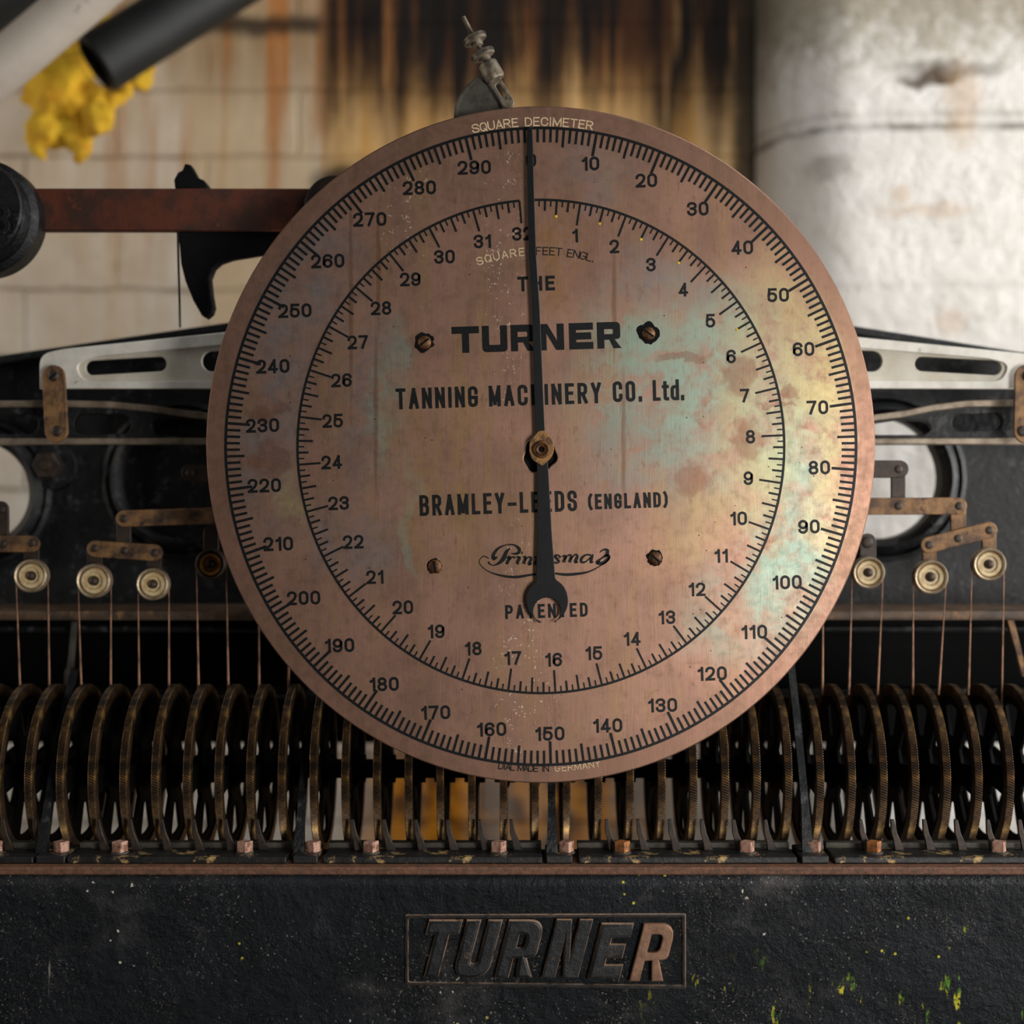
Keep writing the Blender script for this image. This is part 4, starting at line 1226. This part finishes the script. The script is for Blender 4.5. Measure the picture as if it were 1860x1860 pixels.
strokes = [
    [(310, 370, 3), (265, 390, 7), (260, 340, 6), (320, 260, 4), (420, 215, 2), (520, 212, 3), (590, 260, 6), (590, 310, 6), (540, 330, 4), (490, 320, 1.5)],
    [(480, 255, 2), (430, 300, 6), (390, 390, 8), (330, 450, 5), (260, 478, 2), (205, 455, 3), (200, 430, 4)],
    [(430, 380, 2), (470, 370, 5), (445, 430, 6), (430, 465, 5)], [(465, 410, 2), (510, 370, 3), (545, 385, 4)],
    [(560, 370, 4), (600, 380, 5), (570, 440, 6), (590, 465, 2)], [(625, 315, 5), (640, 318, 5)],
    [(640, 370, 2), (675, 375, 5), (650, 460, 6)], [(665, 410, 2), (720, 372, 3), (750, 390, 5), (725, 460, 6), (760, 455, 2)],
    [(800, 375, 3), (850, 375, 4), (800, 455, 3), (860, 455, 4)], [(880, 420, 2), (940, 400, 4), (920, 375, 3), (885, 410, 5), (900, 455, 4), (950, 440, 2)],
    [(1130, 380, 5), (1100, 345, 3), (1060, 360, 5), (1090, 400, 5), (1110, 430, 4), (1070, 450, 3), (1050, 430, 4)],
    [(1150, 365, 2), (1195, 360, 5), (1170, 440, 6)], [(1180, 400, 2), (1240, 345, 3), (1270, 365, 5), (1245, 440, 6)], [(1260, 400, 2), (1320, 340, 3), (1350, 360, 5), (1325, 430, 6), (1360, 435, 2)],
    [(1530, 350, 4), (1470, 340, 3), (1410, 380, 5), (1400, 430, 5), (1450, 435, 3), (1530, 370, 2)], [(1555, 335, 3), (1530, 400, 6), (1525, 440, 4), (1560, 430, 2)],
    [(1640, 310, 2), (1690, 275, 3), (1740, 285, 6), (1730, 340, 6), (1660, 390, 3), (1610, 440, 7), (1680, 450, 6), (1750, 390, 6), (1755, 350, 5), (1710, 360, 3)],
    [(200, 390, 2), (140, 360, 2), (85, 400, 1.5), (90, 470, 1.5), (200, 560, 2), (380, 615, 4), (560, 630, 5), (760, 600, 4), (1000, 580, 3), (1180, 598, 5), (1340, 590, 5), (1500, 560, 3), (1640, 490, 2), (1740, 420, 3), (1768, 370, 4)]]
link('script_lettering', join([pen(sp(q)) for q in strokes]), M_ink, dial)
# yellow paint dots at four half-foot marks
M_dot = simple('yellow_paint_dot', (lin(226, 190, 30), lin(200, 160, 20)), .5, 0, 200)
for i in (.5, 1.5, 2.5, 3.5, 5.5):
    x, y = polar(i * FT, IX - 29, IY - 29)
    link('paint_dot', lathe([(0, -.0007), (.0010, -.0006), (.0014, 0), (0, .0002)], 12, 'Y', dpt(x, y)), M_dot, dial)

# four fixing screws in eaten-away holes
for x, y, a, jag in [(771, 622, -40, 18), (1178, 606, 35, 20), (790, 1029, 80, 14), (1190, 1014, 40, 15)]:
    pts = []
    for i in range(24):
        q = 2 * PI * i / 24
        rr_ = jag * (1 + .30 * mnoise.noise(Vector((x * .37 + i * .55, y * .21, 0))))
        pts.append((x - 1 + rr_ * math.cos(q), y - 1 + rr_ * math.sin(q)))
    me = flat([[(dpt(*p).x, dpt(*p).z) for p in pts]], .0004, 0)
    me.transform(Matrix.Translation((0, .0001, 0)) @ FACE)
    sw = screw(dial, x, y, D0 - .0006, 12.5 * S, M_rustnut, 'screw', True, a, .5)
    link('corroded_seat', me, M_deep, sw)

# pointer
YP = -.0075
def dplate(outs, y, t, bev):
    me = flat([[(dpt(*p).x, dpt(*p).z) for p in o_] for o_ in outs], t, bev)
    me.transform(Matrix.Translation((0, y + t / 2, 0)) @ FACE)
    return me
hcx, hcy, hr = 993.5, 1090, 38
left = [(957.5, 234), (957.5, 335), (960.5, 470), (966, 560), (973, 797), (975.5, 857), (976, 960), (973.5, 1046)]
right = [(1008, 1048), (1001.5, 960), (996, 857), (990, 797), (980, 560), (974, 470), (969.5, 335), (966.5, 234)]
# swap ends of the ring: from the right neck round to the right horn, inner bite, left horn, left neck
a_r0 = math.atan2(1052 - hcy, 1012 - hcx); a_r1 = math.atan2(1131 - hcy, 1010 - hcx)
ringr = [(hcx + (hr) * math.cos(a_r0 + (a_r1 - a_r0) * i / 14), hcy + (hr + 3) * math.sin(a_r0 + (a_r1 - a_r0) * i / 14)) for i in range(15)]
bx, by, b_r = 993, 1109, 24.5
b0 = math.atan2(1129 - by, 1009 - bx); b1 = math.atan2(1129 - by, 979 - bx) - 2 * PI
bite = [(bx + b_r * math.cos(b0 + (b1 - b0) * i / 22), by + b_r * math.sin(b0 + (b1 - b0) * i / 22)) for i in range(23)]
a_l0 = math.atan2(1131 - hcy, 979 - hcx); a_l1 = math.atan2(1052 - hcy, 971 - hcx) + 2 * PI
ringl = [(hcx + (hr) * math.cos(a_l0 + (a_l1 - a_l0) * i / 14), hcy + (hr + 3) * math.sin(a_l0 + (a_l1 - a_l0) * i / 14)) for i in range(15)]
outl = left + [] + list(reversed(ringl)) + list(reversed(bite)) + list(reversed(ringr)) + right
ptr = link('pointer', dplate([outl], YP, .0022, .0005), M_pointer, dial)
ptr['label'] = 'long black pointer with a crescent tail'
hub = dpt(983, 817)
link('axle', lathe([(0, -.0075), (.0055, -.0075), (.0055, .0055), (0, .0055)], 24, 'Y', Vector((hub.x, 0, hub.z))), M_linkdark, ptr, smooth=30)
o = link('hub_disc', dplate([rpoly([(962, 800), (973, 790), (978, 783), (990, 783), (996, 792), (1004, 802), (1006, 820), (1000, 834), (992, 840), (986, 848), (976, 842), (966, 836), (961, 820)], 6, 3)], YP - .0012, .0014, .0004), M_dirtbrass, ptr)
link('hub_nut', lathe([(.0022, .0), (.0024, -.0035), (.0044, -.0045), (.0046, -.0022), (.0060, -.0030), (.0076, -.0024), (.0080, 0)], 40, 'Y', Vector((hub.x, YP - .0012, hub.z)), closed=True), M_rustnut, ptr, smooth=40)
link('axle_end', lathe([(0, -.0016), (.0018, -.0016), (.0023, .0), (0, .0)], 20, 'Y', Vector((hub.x, YP - .0012, hub.z))), M_deep, ptr, smooth=40)
